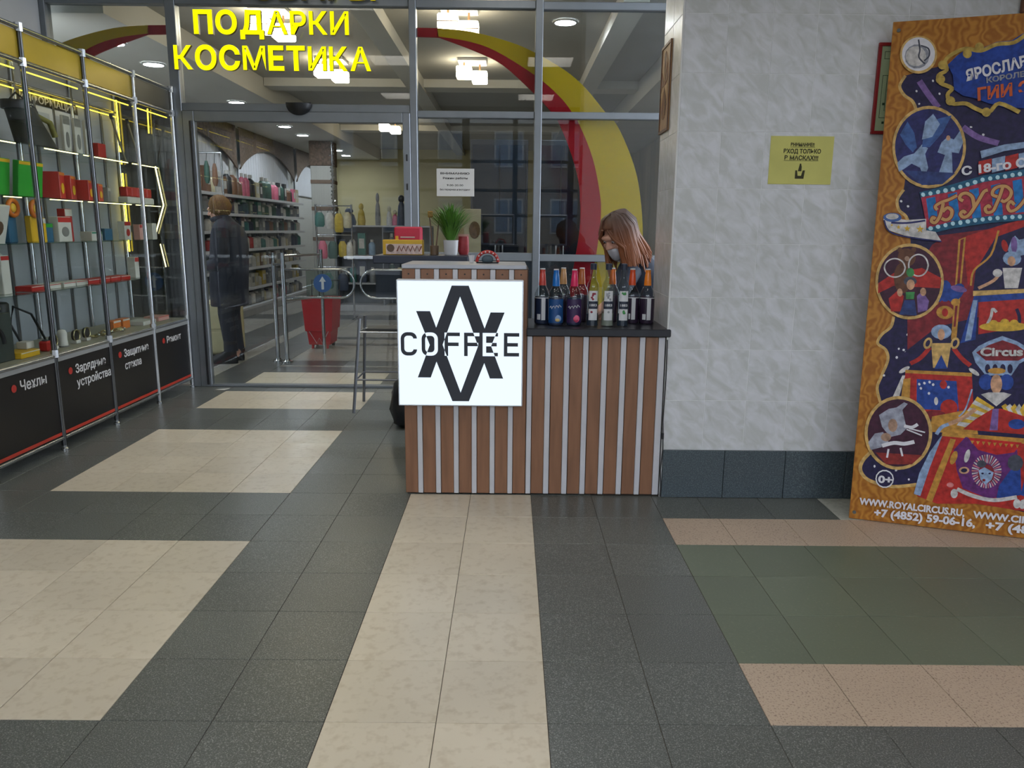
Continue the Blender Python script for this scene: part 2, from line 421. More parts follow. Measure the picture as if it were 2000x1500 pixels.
# ---- shop shell behind the glass
struct(MB().box((-4.6, 6.3, -.12), (2.75, 19.2, -.0025)).build('floor_shop', mat('shop_grout', (70, 70, 68), .9)), 'shop floor of large grey tiles with dark bands')
fs = bpy.data.objects['floor_shop']
dark_band = speckle('dark_band', (70, 72, 72), [(84, 86, 85), (104, 105, 102)], 200, .28)
rows = [(6.30, 6.60, 'p'), (6.60, 6.86, 'p'), (6.86, 7.16, 'd'), (7.16, 7.22, 'l'), (7.22, 7.50, 'd'), (7.5, 8.0, 'l'), (8.0, 8.5, 'l'), (8.5, 8.68, 'd'), (8.68, 9.0, 'l'), (9.0, 9.2, 'd'), (9.2, 9.8, 'l'), (9.8, 10.4, 'l'), (10.4, 11, 'l'), (11, 11.6, 'd'), (11.6, 12.4, 'l'), (12.4, 13.2, 'l'), (13.2, 14, 'l')]
for y0, y1, kd in rows:
    xe = [-4.5, -3.9, -3.3, -2.80, -2.62] + ([-2.25, -1.86, -1.48, -1.1] if kd == 'p' else [-2.2, -1.6, -1.1]) + [-.5, .1, .7]
    for a, b_ in zip(xe[:-1], xe[1:]):
        if a < -3.3 and y0 < 9: continue
        if a > -1.2 and y0 > 8.5: continue
        mm_ = dark_band if kd == 'd' else shop_tile
        if kd == 'p': mm_ = beige if -2.3 < a < -1.2 else dark_band
        if abs(a + 2.80) < .01: mm_ = shop_tile
        elif abs(a + 3.3) < .01 or (abs(a + 2.62) < .01 and y0 < 9.3): mm_ = dark_band
        tile(fs, a, b_, y0, y1, mm_)
shopf = MB()
shopf.face([(-4.6, 14.01, -.001), (2.7, 14.01, -.001), (2.7, 19, -.001), (-4.6, 19, -.001)])
shopf.face([(.71, 6.3, -.001), (2.7, 6.3, -.001), (2.7, 14, -.001), (.71, 14, -.001)])
shopf.face([(-1.09, 8.5, -.001), (.7, 8.5, -.001), (.7, 14, -.001), (-1.09, 14, -.001)])
shopf.face([(-4.6, 6.3, -.001), (-3.31, 6.3, -.001), (-3.31, 9, -.001), (-4.6, 9, -.001)])
o = shopf.build('tile_field', shop_tile, fs); o['kind'] = 'stuff'
cream = mat('cream_wall', (196, 186, 142), .85, 0, .04, 2)
shop_white = mat('shop_white_wall', (190, 190, 185), .85, 0, .04, 2)
shop_brown = mat('shop_brown_wall', (128, 112, 84), .6, 0, .25, 2.5, stretch=(1, 1, .25))
struct(MB().box((-4.75, 6.3, 0), (-4.6, 19.2, 3.15)).build('wall_shop_left', shop_white), 'shop side wall with blind covered windows')
struct(MB().box((-4.6, 19.0, 0), (2.75, 19.2, 3.15)).build('wall_shop_back', cream), 'cream back wall of the shop')
struct(MB().box((2.6, 6.3, 0), (2.75, 19.2, 3.15)).build('wall_shop_right', shop_brown), 'brown panelled side wall of the shop')
cs = mat('shop_ceiling', (170, 168, 160), .85, 0, .04, 2)
struct(MB().box((-4.75, 6.3, 3.15), (2.75, 19.2, 3.3)).build('ceiling_shop', cs), 'grey shop ceiling with long pale beams')
soff = mat('soffit', (200, 197, 186), .85, 0, .03, 2)
k = 2
for x0, x1, z0 in ((-4.6, -3.15, 2.9), (-1.32, -1.12, 3.02), (0.85, 1.05, 3.02), (1.6, 2.6, 2.9)):
    struct(MB().box((x0, 6.32, z0), (x1, 18.99, 3.149)).build('trim_%d' % k, soff), 'long pale soffit under the shop ceiling'); k += 1
for y in (10.2, 14.6):
    struct(MB().box((-3.14, y, 3.05), (2.6, y + .35, 3.149)).build('trim_%d' % k, soff), 'cross beam under the shop ceiling'); k += 1
struct(MB().box((-4.7, 6.21, 3.3), (2.75, 6.3, 3.7)).build('trim_%d' % k, hall_wall), 'plain wall strip above the glazing'); k += 1

# ---- storefront glazing
G = 6.24
pane_m = glass('store_pane', (.90, .93, .93), 1.42)
win = link('window_1', None, None, (0, G, 0)); struct(win, 'grey aluminium and glass shopfront')
def member(nm, x0, x1, z0, z1, d=.035):
    MB().rbox((x0, -d, z0), (x1, d, z1), .004).build(nm, alu, win)
for x0, x1, z0, z1 in ((-3.575, -3.53, 0, 3.3), (-2.628, -2.552, 0, 3.3), (-.79, -.735, 0, 3.3), (.172, .23, 0, 3.3), (1.72, 1.78, 0, 3.3), (2.54, 2.6, 0, 3.3)):
    member('mullion', x0, x1, z0, z1, .045)
for x0, x1, z0, z1 in ((-2.552, -.79, 2.175, 2.235), (-3.53, -2.628, 2.12, 2.175), (-.735, .172, 2.143, 2.195), (.23, 1.72, 2.143, 2.195), (1.78, 2.54, 2.143, 2.195),
                       (-.735, .172, 1.05, 1.115), (.23, 1.72, 1.05, 1.105), (-3.53, -2.628, 2.94, 3.0), (-2.552, -.79, 2.94, 3.0), (-.735, .172, 2.935, 2.99), (.23, 1.72, 2.93, 2.985), (1.78, 2.54, 2.93, 2.985),
                       (-.735, .172, 0, .1), (.23, 1.72, 0, .1), (1.78, 2.54, 0, .1), (-3.53, 2.54, 3.26, 3.3)):
    member('transom', x0, x1, z0, z1)
for x0, x1, z0, z1 in ((-3.53, -2.628, 2.175, 2.94), (-3.53, -2.628, 0.02, 2.12), (-2.552, -.79, 2.235, 2.94), (-.735, .172, 2.195, 2.935), (.23, 1.72, 2.195, 2.93), (1.78, 2.54, 2.195, 2.93),
                       (-.735, .172, 1.115, 2.143), (.23, 1.72, 1.105, 2.143), (1.78, 2.54, .1, 2.143), (-.735, .172, .1, 1.05), (.23, 1.72, .1, 1.05),
                       (-3.53, -2.628, 3.0, 3.26), (-2.552, -.79, 3.0, 3.26), (-.735, .172, 2.99, 3.26), (.23, 1.72, 2.985, 3.26), (1.78, 2.54, 2.985, 3.26)):
    MB().face([(x0, 0, z0), (x1, 0, z0), (x1, 0, z1), (x0, 0, z1)]).__class__
    mb = MB(); mb.box((x0, -.003, z0), (x1, .003, z1)); mb.build('pane', pane_m, win)
door = link('door_1', None, None, (0, G - .02, 0)); struct(door, 'sliding glass shop door with grey frame')
for nm, x0, x1, z0, z1 in (('stile', -2.552, -2.462, 0, 2.175), ('stile', -.848, -.79, 0, 2.175), ('top_rail', -2.462, -.848, 2.098, 2.175), ('threshold', -2.462, -.848, 0, .022)):
    MB().rbox((x0, -.03, z0), (x1, .03, z1), .004).build(nm, alu, door)
MB().rbox((-2.498, -.042, .02), (-2.478, -.03, 2.1), .003).build('gasket', black_pl, door)
for z in (1.62, 1.84): MB().rbox((-.826, -.036, z - .025), (-.812, -.03, z + .025), .002).build('lock', black_pl, door)
mb = MB(); mb.box((-2.462, -.003, .022), (-.848, .003, 2.098)); mb.build('pane', pane_m, door)
sen = thing('door_sensor', 'black half round motion sensor above the sliding door', 'sensor', (-1.645, G - .05, 2.232))
MB().ring([[(.105 * (1 - t * t) ** .5 * math.cos(a) if False else .1 * math.cos(a) * math.sqrt(max(0, 1 - t * t)), -.07 * math.sqrt(max(0, 1 - t * t)) * max(0, math.sin(a)) , -.085 * t) for a in [PI * j / 12 for j in range(13)]] for t in (0, .3, .55, .75, .9, .98)], 0).build('cover', black_pl, sen, 50)
MB().rbox((-.1, -.006, -.004), (.1, .014, .01), .002).build('base', black_pl, sen)
# yellow and red arch panels standing just behind the glass
arch_y = mat('arch_yellow', (178, 148, 10), .6, 0, .05, 2, spec=.15)
arch_r = mat('arch_red', (150, 16, 28), .6, 0, .05, 2, spec=.15)
OUT = [(-0.582, 2.81), (-0.322, 2.788), (-0.022, 2.716), (0.171, 2.641), (0.409, 2.513), (0.574, 2.382), (0.72, 2.22), (0.822, 2.117), (0.926, 1.921), (1.001, 1.719), (1.043, 1.505), (1.061, 1.342), (1.066, 1.22), (1.05, 1.114), (.98, .6), (.86, .02)]
MID = [(-0.582, 2.751), (-0.342, 2.717), (-0.128, 2.648), (0.174, 2.476), (0.359, 2.33), (0.46, 2.217), (0.539, 2.095), (0.644, 1.854), (0.708, 1.588), (0.722, 1.42), (0.705, 1.2), (0.68, 1.02), (.6, .55), (.48, .02)]
INN = [(-0.57, 2.744), (-0.288, 2.647), (-0.074, 2.548), (0.165, 2.347), (0.308, 2.205), (0.374, 2.113), (0.479, 1.873), (0.539, 1.662), (0.551, 1.538), (0.558, 1.418), (0.55, 1.256), (0.52, 1.05), (.44, .55), (.32, .02)]
def smooth_pts(P, n=4):
    Q = []
    for i in range(len(P) - 1):
        p0, p1, p2, p3 = [Vector(P[min(max(j, 0), len(P) - 1)]) for j in (i - 1, i, i + 1, i + 2)]
        for k in range(n):
            t = k / n
            Q.append(tuple(.5 * ((2 * p1) + (-p0 + p2) * t + (2 * p0 - 5 * p1 + 4 * p2 - p3) * t * t + (-p0 + 3 * p1 - 3 * p2 + p3) * t ** 3)))
    return Q + [tuple(P[-1])]
so, sm, si = smooth_pts(OUT), smooth_pts(MID), smooth_pts(INN)
for sgn, lab in ((1, 'yellow and red curved arch panel behind the glass above the coffee counter'), (-1, 'yellow and red curved arch panel behind the glass above the display case')):
    t = thing('arch_panel', lab, 'arch', (-1.692, 6.29, 0), 0, 'shopfront arch')
    def tr(pl): return [((x + 1.692) * sgn, z) for x, z in pl]
    MB().prism(tr(so + sm[::-1]), 0, .02).build('yellow_band', arch_y, t)
    MB().prism(tr(sm + si[::-1]), 0, .02).build('red_band', arch_r, t)
    MB().prism(tr([(-.735, 2.812), (-.582, 2.81), (-.57, 2.744), (-.735, 2.748)]), 0, .02).build('red_tip', arch_r, t)
# ---- luminous shop lettering
letter_y = glow('letter_yellow', (255, 250, 8), 1.25)
letter_s = mat('letter_side', (120, 105, 10), .5, 0, 0)
def lettering(text, label, x0, x1, zb, cap, y):
    t = thing('sign_lettering', label, 'sign', (x0, y, zb), 0, 'shopfront lettering')
    data = []; gap = .16
    for ch in text:
        me = text_mesh(ch, 1, .0, .018 if ch in 'МКИАР' else .024 if ch in 'ВЫ' else .034); xs_ = [v.co.x for v in me.vertices]; ys_ = [v.co.y for v in me.vertices]
        data.append((ch, min(xs_), max(xs_) - min(xs_))); bpy.data.meshes.remove(me)
    capn = .73
    tot = sum(d[2] for d in data) + gap * .6 * (len(data) - 1)
    k = (x1 - x0) / tot; x = 0
    for ch, mn, w in data:
        mb = MB(); M = Matrix.Translation((x, 0, 0)) @ FRONT
        me = text_mesh(ch, 1, .0, .018 if ch in 'МКИАР' else .024 if ch in 'ВЫ' else .034)
        n = len(mb.v)
        for v in me.vertices:
            p = ((v.co.x - mn) * k, v.co.y / capn * cap)
            mb.v.append((x + p[0], 0, p[1]))
        for p in me.polygons: mb.f.append(list(p.vertices)); mb.m.append(0)
        bpy.data.meshes.remove(me)
        bmx = bmesh.new(); tmp = bpy.data.meshes.new('x'); tmp.from_pydata(mb.v, [], mb.f); bmx.from_mesh(tmp); bpy.data.meshes.remove(tmp)
        r = bmesh.ops.extrude_face_region(bmx, geom=bmx.faces[:])
        for g in r['geom']:
            if isinstance(g, bmesh.types.BMVert): g.co.y -= .03
        out = MB(); out.bm(bmx)
        for i, f in enumerate(out.f): out.m[i] = 0 if all(out.v[q][1] < -.02 for q in f) else 1
        out.build('letter', [letter_y, letter_s], t)
        x += (w + gap * .6) * k
lettering('ПОДАРКИ', 'glowing yellow letters ПОДАРКИ above the shop door', -2.40, -1.235, 2.727, .158, 6.185)
lettering('КОСМЕТИКА', 'glowing yellow letters КОСМЕТИКА just above the door transom', -2.565, -1.075, 2.472, .165, 6.185)
lettering('ТОВАРЫ', 'topmost line of yellow shop letters, cut by the picture edge', -2.15, -1.03, 2.972, .158, 6.185)

# ================================================================== DISPLAY CASE
CX0, CX1 = -3.06, -2.62            # back, front
PY = [3.72, 4.338, 4.945, 5.572, 6.172]
ZS = [0.575, 0.925, 1.20, 1.455, 1.74]
case = thing('display_case', 'long glass display case on aluminium posts with black lower panels', 'display case', (CX1, PY[0], 0))
def cl(p): return (p[0] - CX1, p[1] - PY[0], p[2])
tube_dark = mat('dark_tube', (96, 98, 100), .22, .95, .05, 6)
case_glass = glass('case_glass', (.95, .97, .96), 1.35)
shelf_glass = glass('shelf_glass', (.86, .93, .90), 1.5)
panel_blk = mat('case_black_panel', (22, 20, 20), .35, 0, .1, 4)
led = glow('led_yellow', (255, 222, 60), 5.0)
led_w = glow('led_warm', (255, 240, 160), 6.0)
for j, y in enumerate(PY):
    for x, mm_ in ((CX1, tube_dark if j in (1, 2) else alu_bright), (CX0, alu_bright)):
        o = MB().tube([cl((x, y, .03)), cl((x, y, 2.33))], .0145, 10).build('post', mm_, case, 60)
        MB().lathe([(.02, 0), (.02, .012), (.012, .018), (.012, .04)], cl((x, y, 0)), 10).build('foot', alu_bright, case, 40)
        if x == CX1:
            for z in (.575, 2.15, 2.325): MB().tube([cl((x, y, z - .022)), cl((x, y, z + .022))], .022, 8).build('joint', alu_bright, case, 40)
for j in range(4):
    y0, y1 = PY[j], PY[j + 1]
    for x in (CX1, CX0):
        for z, r in ((.075, .012), (.56, .012), (2.15, .013), (2.325, .013)):
            MB().tube([cl((x, y0, z)), cl((x, y1, z))], r, 8).build('rail', alu_bright, case, 60)
    MB().rbox(cl((CX1 - .012, y0 + .012, 2.168)), cl((CX1 - .006, y1 - .012, 2.31)), .001).build('header_panel', mat('header_gold', (150, 128, 32), .3, .3, .12, 3) if j < 3 else mat('header_grey', (70, 68, 58), .3, .3, .1, 3), case)  # yellow LED glow is put into the panel colour, absent in the end bay
    pn = MB().rbox(cl((CX1 - .008, y0 + .014, .09)), cl((CX1 + .001, y1 - .014, .522)), .001).build('lower_panel', panel_blk, case)
    MB().box(cl((CX1 + .001, y0 + .016, .094)), cl((CX1 + .003, y1 - .016, .112))).build('red_stripe', mat('stripe_red', (176, 52, 34), .5, 0, .05), pn)
    MB().rbox(cl((CX1 - .008, y0 + .014, .524)), cl((CX1 + .004, y1 - .014, .552)), .001).build('deck_edge', mat('deck_edge', (160, 162, 160), .4, .4, .05), case)
    MB().box(cl((CX0, y0, .566)), cl((CX1 - .004, y1, .574))).build('deck', mat('deck_board', (150, 146, 128), .5, 0, .05), case)
    for z in ZS[1:]:
        MB().box(cl((CX0 + .016, y0 + .016, z - .006)), cl((CX1 - .06, y1 - .016, z))).build('shelf', shelf_glass, case)
    MB().box(cl((CX1 - .003, y0 + .018, .575)), cl((CX1 + .001, y1 - .018, 2.14))).build('front_pane', case_glass, case)
    MB().box(cl((CX0 - .02, y0, .12)), cl((CX0 - .014, y1, 2.3))).build('back_panel', mat('case_back', (150, 153, 158), .7, 0, .05, 3), case)
    for q in (1 / 3, 2 / 3):
        MB().rbox(cl((CX0 - .014, y0 + (y1 - y0) * q - .011, .58)), cl((CX0 - .002, y0 + (y1 - y0) * q + .011, 2.14)), .002).build('shelf_upright', mat('upright', (118, 120, 120), .35, .8, .05), case)
MB().box(cl((CX0, PY[4] + .004, .12)), cl((CX1, PY[4] + .01, 2.3))).build('end_pane', glass('end_pane', (.42, .42, .40), 1.8), case)
dot = mat('dot_red', (165, 40, 30), .5, 0, 0)
txt_w = mat('panel_text', (200, 200, 200), .6, 0, 0)
for j, lines in ((0, ['Чехлы']), (1, ['Зарядные', 'устройства']), (2, ['Защитные', 'стекла']), (3, ['Ремонт'])):
    y0 = PY[j]
    mb = MB(); sz = [.105, .098, .098, .095][j]
    yo = [.28, .19, .17, .20][j]
    for q, ln in enumerate(lines): mb.text(ln, facing_x(.0025, y0 + yo - PY[0], .425 - q * .085), sz * .74, .0006, .001, 0)
    mb.build('panel_lettering', txt_w, case)
    bmx = MB(); bmx.ring([[(.0025, y0 + yo - .055 - PY[0] + .021 * math.cos(a), .45 + .021 * math.sin(a)) for a in [2 * PI * i / 16 for i in range(16)]], [(.0035, y0 + yo - .055 - PY[0] + .021 * math.cos(a), .45 + .021 * math.sin(a)) for a in [2 * PI * i / 16 for i in range(16)]]])
    bmx.build('red_dot', dot, case)
# light strips inside the case
def dots(p0, p1, m, r, pitch=.014):
    a, b_ = Vector(cl(p0)), Vector(cl(p1)); n_ = int((b_ - a).length / pitch); mb = MB()
    for i in range(n_):
        if (i // 14 + int(abs(p0[1] * 10))) % 5 == 3: continue
        c = a.lerp(b_, (i + .5) / n_); mb.box(c - Vector((r, r * 1.5, r)), c + Vector((r, r * 1.5, r)))
    o = mb.build('led_strip', m, case); o['kind'] = 'stuff'
def strip(p0, p1, m=led, r=.0035):
    MB().tube([cl(p0), cl(p1)], r, 6).build('led_strip', m, case)
for j in range(4):
    y0, y1 = PY[j], PY[j + 1]
    strip((CX1 - .03, y0 + .03, 2.115), (CX1 - .03, y1 - .03, 2.115)); strip((CX0 + .02, y0 + .03, 2.115), (CX0 + .02, y1 - .03, 2.115))
    dots((CX1 - .065, y0 + .03, ZS[4] - .009), (CX1 - .065, y1 - .03, ZS[4] - .009), led_w, .0022)
    dots((CX1 - .065, y0 + .03, ZS[3] - .009), (CX1 - .065, y1 - .03, ZS[3] - .009), led_w, .002)
ye = PY[4] - .02
for z0, z1 in ((1.86, 2.24), (1.30, 1.70), (1.10, 1.25)): strip((CX0 + .03, ye, z0), (CX0 + .03, ye, z1), led, .006)
for z0, z1 in ((2.0, 2.18),): strip((CX1 - .18, ye, z0), (CX1 - .175, ye, z1), led, .005)
strip((CX1 - .15, ye, 1.74), (CX1 - .11, ye, 1.46), led_w, .005); strip((CX1 - .11, ye, 1.46), (CX1 - .19, ye, 1.24), led_w, .005)
strip((CX1 - .16, ye, 1.16), (CX1 - .13, ye, .98), led_w, .004)
# notice board on the case's back panel
nb = thing('notice_board', 'white price board with black ИНФОРМАЦИЯ header inside the display case', 'notice board', (CX0 - .012, 5.0, 1.78))
MB().box((0, -.02, .28), (.006, .66, .345)).build('header', panel_blk, nb)
hb = MB(); hb.text('ИНФОРМАЦИЯ', facing_x(.007, .01, .292), .06, .0005, .0008, fit=.62); hb.build('lettering', txt_w, nb)
MB().box((0, -.02, 0), (.004, .66, .275)).build('board', paper_w, nb)
for q in range(4): MB().box((.004, .03 + q * .16, .03), (.006, .15 + q * .16, .24)).build('sheet', mat('sheet_grey', (176, 178, 180), .7, 0, .05), nb)

# ---- goods in the case
def C3(name, c, rough=.45, **k): return mat(name, c, rough, **k)
cols = dict(red=C3('pack_red', (176, 40, 34)), white=C3('pack_white', (196, 194, 186)), green=C3('pack_green', (40, 150, 40)), teal=C3('pack_teal', (20, 120, 96)), yellow=C3('pack_yellow', (214, 170, 30)), orange=C3('pack_orange', (205, 110, 30)),
            blue=C3('pack_blue', (40, 90, 120)), black=black_pl, grey=C3('pack_grey', (120, 120, 116)), brown=C3('pack_brown', (96, 70, 48)), pinkish=C3('pack_pinkish', (200, 150, 140)))
def pack(label, x, y, z, w, d, h, body, accent=None, rz=0, tilt=0, cat='box', name='gadget_box', group='goods in the display case', band=.22, pic=None):
    """a retail box or hang pack: w along Y, d along X; shows its face to +X"""
    t = thing(name, label, cat, (x, y, z), rz, group)
    if tilt: t.rotation_euler = (0, -tilt, rz)
    MB().rbox((-d / 2, -w / 2, 0), (d / 2, w / 2, h), .003).build('carton', cols[body], t)
    if accent: MB().box((d / 2, -w / 2 + .002, h * (1 - band)), (d / 2 + .0012, w / 2 - .002, h - .003)).build('printed_band', cols[accent], t)
    if pic:
        mb = MB(); mb.ring([[(d / 2, w * .28 * math.cos(a), h * .4 + h * .2 * math.sin(a)) for a in [2 * PI * i / 12 for i in range(12)]], [(d / 2 + .0015, w * .28 * math.cos(a), h * .4 + h * .2 * math.sin(a)) for a in [2 * PI * i / 12 for i in range(12)]]]); mb.build('printed_picture', cols[pic], t)
    return t
XF = CX1 - .16
pack('tall teal green bag on the top shelf at the left edge', XF, 4.1, ZS[4], .26, .12, .36, 'teal', None, name='gift_bag', cat='bag', pic='teal')
pack('small yellow pack below the teal bag on the top shelf', XF + .08, 3.98, ZS[4], .12, .03, .12, 'yellow', 'green')
# black gadget bag on the top shelf
t = thing('camera_bag', 'black shoulder bag with olive lining on the top shelf of the case', 'bag', (XF - .04, 4.66, ZS[4]), 0, 'goods in the display case'); t.scale = (.85, .85, .78)
MB().ring([[(.09 * math.cos(a), (.2 - .1 * q) * math.sin(a) + .08 - .16 * q, .02 + .26 * q) for a in [2 * PI * i / 14 for i in range(14)]] for q in (0, .25, .5, .75, 1)]).build('bag_body', mat('bag_dark', (38, 38, 32), .6, 0, .15), t, 50)
MB().ring([[(.085 * math.cos(a), .085 * math.sin(a) - .12, .26 + .03 * q) for a in [2 * PI * i / 14 for i in range(14)]] for q in (0, 1, 2)]).build('flap', black_pl, t, 40)
MB().tube([(.05, .0, .24), (.08, .12, .2), (.085, .16, .1)], .02, 8).build('lining', mat('bag_olive', (108, 104, 40), .7), t, 60)
MB().ball((.06, -.07, .3), (.02, .025, .012)).build('buckle', alu_bright, t, 60)
MB().tube([(0, -.2, .3), (0, -.1, .38), (0, .1, .3), (0, .25, .05)], .007, 6).build('strap', black_pl, t, 60)
for q in range(3):
    pack(['narrow white blister pack on the top shelf beside the black bag', 'white blister pack in the middle of the top shelf', 'white blister pack next to the red gadget'][q], XF - .1, 5.15 + q * .13, ZS[4], .075, .02, .25, 'white', 'grey', name='blister_pack', cat='pack', pic='grey')
pack('small red gadget box by the corner light strip on the top shelf', XF - .12, 5.56, ZS[4] + 0, .1, .07, .12, 'red')
# selfie sticks
for q, yy in enumerate((5.72, 5.95)):
    t = thing('selfie_stick', ['leaning silver selfie stick nearest the white packs', 'leaning silver selfie stick nearest the shop door'][q], 'stick', (XF - .05, yy, ZS[4]), 0, 'goods in the display case')
    MB().tube([(0, .1, .004), (0, -.06, .3)], .008, 8).build('rod', mat('stick_grey', (140, 132, 110), .4, .5), t, 60)
    MB().tube([(0, -.06, .3), (0, -.075, .33)], .012, 8).build('clamp', black_pl, t, 60)
# shelf 3 (z 1.455): green packs and red boxes
for q, (yy, bd, lb) in enumerate(((3.99, 'brown', 'brown cable pack on the second shelf at the left edge'), (4.14, 'green', 'bright green cable pack left of the dark post'), (4.27, 'green', 'bright green cable pack touching the dark post'), (4.46, 'green', 'bright green cable pack right of the first dark post'), (4.57, 'green', 'last bright green cable pack of the row'))):
    pack(lb, XF, yy, ZS[3], .115, .035, .2, bd, 'yellow' if bd == 'green' else 'orange', tilt=-.12, name='cable_pack', cat='pack', band=.1)
for q, yy in enumerate((4.78, 4.9, 5.1, 5.22)):
    pack(['tilted red speaker box nearest the green packs', 'second tilted red speaker box, touching the post', 'third red speaker box beyond the post', 'smallest red speaker box on the second shelf'][q], XF, yy, ZS[3], .105, .1, .16 - q * .015, 'red', 'orange', rz=.25, name='speaker_box', pic='yellow', band=.12)
pack('grey webcam box beside the red speaker boxes', XF - .02, 5.4, ZS[3], .09, .07, .1, 'grey', 'white', rz=.3)
t = thing('candy_string', 'row of red wrapped gadgets on the second shelf near the shop door', 'pack', (XF, 5.72, ZS[3]), 0, 'goods in the display case')
MB().rbox((-.04, -.1, 0), (.04, .3, .05), .008).build('tray', cols['white'], t)
for q in range(5): MB().rbox((-.03, -.09 + q * .077, .05), (.03, -.02 + q * .077, .12), .008).build('wrapped_item', cols['red'], t)
# shelf 2 (z 1.20)
pack('white box with red top at the left edge of the eye level shelf', XF, 3.98, ZS[2], .15, .06, .24, 'white', 'red', pic='brown')
pack('white card pack printed with earphones, leaning', XF, 4.17, ZS[2], .15, .03, .21, 'white', None, tilt=-.25, name='earphone_pack', cat='pack', pic='brown')
for q, yy in enumerate((4.29, 4.49)):
    t = thing('toy_earphones', ['yellow round earphone case left of the dark post', 'yellow round earphone case right of the dark post'][q], 'earphones', (XF + .02, yy, ZS[2]), 0, 'goods in the display case')
    MB().rbox((-.02, -.035, 0), (.02, .035, .15), .006).build('card', cols['blue' if q == 0 else 'yellow'], t)
    mb = MB(); mb.tube([(.03, .042 * math.cos(a), .19 + .042 * math.sin(a)) for a in [2 * PI * i / 16 for i in range(17)]], .012, 8); mb.build('ring_case', cols['orange'], t, 60)
    MB().ball((.03, 0, .19), (.012, .025, .025)).build('disc', cols['yellow'], t, 60)
pack('yellow and white striped pack right of the dark post', XF + .03, 4.56, ZS[2], .05, .03, .14, 'yellow', 'white', name='cable_pack', cat='pack')
pack('dark blue pack behind the adapter box', XF, 4.65, ZS[2], .07, .05, .11, 'blue', 'green')
pack('white adapter box with red top and two black pictures', XF + .02, 4.77, ZS[2], .14, .06, .15, 'white', 'red', pic='grey')
pack('red and white striped pack near the second dark post', XF - .02, 4.9, ZS[2], .08, .05, .2, 'red', 'white', name='cable_pack', cat='pack')
pack('pale soap dish shaped pack past the second dark post', XF, 5.15, ZS[2], .13, .08, .06, 'white', 'teal')
pack('teal box on the eye level shelf', XF, 5.32, ZS[2], .1, .06, .08, 'blue')
pack('white and red box by the light strip on the eye level shelf', XF, 5.6, ZS[2], .09, .05, .13, 'white', 'red', pic='red')
pack('small pink box near the end of the eye level shelf', XF, 5.82, ZS[2], .08, .05, .11, 'pinkish', 'red')
pack('small white box at the end of the eye level shelf', XF, 6.02, ZS[2], .07, .05, .12, 'white', None)
# shelf 1 (z .925)
t = thing('webcam_pack', 'clear pack holding a round white webcam at the left edge', 'pack', (XF, 4.02, ZS[1]), 0, 'goods in the display case')
MB().rbox((-.02, -.1, 0), (.02, .1, .17), .005).build('card', cols['white'], t)
mb = MB(); mb.tube([(.03, .045 * math.cos(a), .09 + .055 * math.sin(a)) for a in [2 * PI * i / 16 for i in range(17)]], .01, 8); mb.build('ring', cols['grey'], t, 60)
pack('tall narrow white box with red mark on the fourth shelf', XF, 4.2, ZS[1], .07, .06, .21, 'white', 'red', band=.12)
t = thing('power_bank', 'tall rounded white bottle beside the narrow white box', 'bottle', (XF - .06, 4.28, ZS[1]), 0, 'goods in the display case')
MB().lathe([(.035, 0), (.035, .17), (.03, .2), (.015, .22), (0.002, .222)], (0, 0, 0), 14).build('body', cols['white'], t, 50)
MB().lathe([(.036, .06), (.036, .1)], (0, 0, 0), 14, cap=False).build('printed_band', cols['grey'], t, 50)
for q, yy in enumerate((4.44, 4.60, 4.76, 4.9, 5.04, 5.18, 5.32, 5.46)):
    pack(['flat red pack right of the dark post', 'flat white pack in the row of flat packs', 'flat white pack in the middle of the row', 'flat white pack left of the second dark post', 'flat red pack right of the second dark post', 'flat red pack in the row of red packs', 'flat red pack fourth from the door end', 'flat red pack at the end of the row'][q], XF, yy, ZS[1], .13, .1, .03, 'red' if q in (0, 4, 5, 6, 7) else 'white', 'white' if q in (0, 4, 5, 6, 7) else 'red', name='flat_pack', cat='pack', group='flat packs in the display case')
pack('upright white box with red edge on the fourth shelf', XF, 5.68, ZS[1], .06, .06, .15, 'white', 'red')
# deck
t = thing('tablet_box', 'dark box printed with a headphone picture at the left edge of the deck', 'box', (XF + .02, 3.98, .575), 0, 'goods in the display case')
MB().rbox((-.05, -.13, 0), (.05, .15, .26), .004).build('carton', mat('box_dark', (52, 60, 56), .45), t)
mb = MB(); mb.tube([(.052, .07 * math.cos(a), .1 + .09 * math.sin(a)) for a in [PI * i / 12 for i in range(13)]], .012, 8); mb.build('printed_headphones', black_pl, t, 60)
t = thing('gift_bow', 'red and gold gift pack lying on the dark box', 'pack', (XF + .02, 3.98, .836), 0, 'goods in the display case')
MB().ball((0, -.05, .028), (.04, .06, .028)).build('red_pouch', cols['red'], t, 60); MB().ball((0, .07, .024), (.04, .055, .024)).build('gold_pouch', mat('gold_foil', (190, 170, 70), .3, .7), t, 60)
t = thing('speaker_tower', 'tall black cylinder speaker standing on the deck', 'speaker', (XF - .08, 4.24, .575), 0, 'goods in the display case')
MB().lathe([(.06, 0), (.065, .01), (.065, .29), (.055, .3)], (0, 0, 0), 18).build('body', black_pl, t, 50); MB().lathe([(.0655, .02), (.0665, .05), (.0655, .08)], (0, 0, 0), 18, cap=False).build('grille_band', cols['grey'], t, 50)
pack('yellow tray with brown items on the deck near the first post', XF + .04, 4.22, .575, .17, .12, .035, 'yellow', 'white')
pack('small white box on the deck touching the first post', XF + .03, 4.29, .612, .07, .06, .04, 'white', None)
t = thing('red_cube_speaker', 'small red cube speaker on the deck right of the first post', 'speaker', (XF + .06, 4.43, .575), 0, 'goods in the display case')
MB().rbox((-.03, -.028, 0), (.03, .028, .06), .01).build('body', cols['red'], t); MB().lathe([(.02, .06), (.018, .066)], (0, 0, 0), 12).build('top_button', black_pl, t)
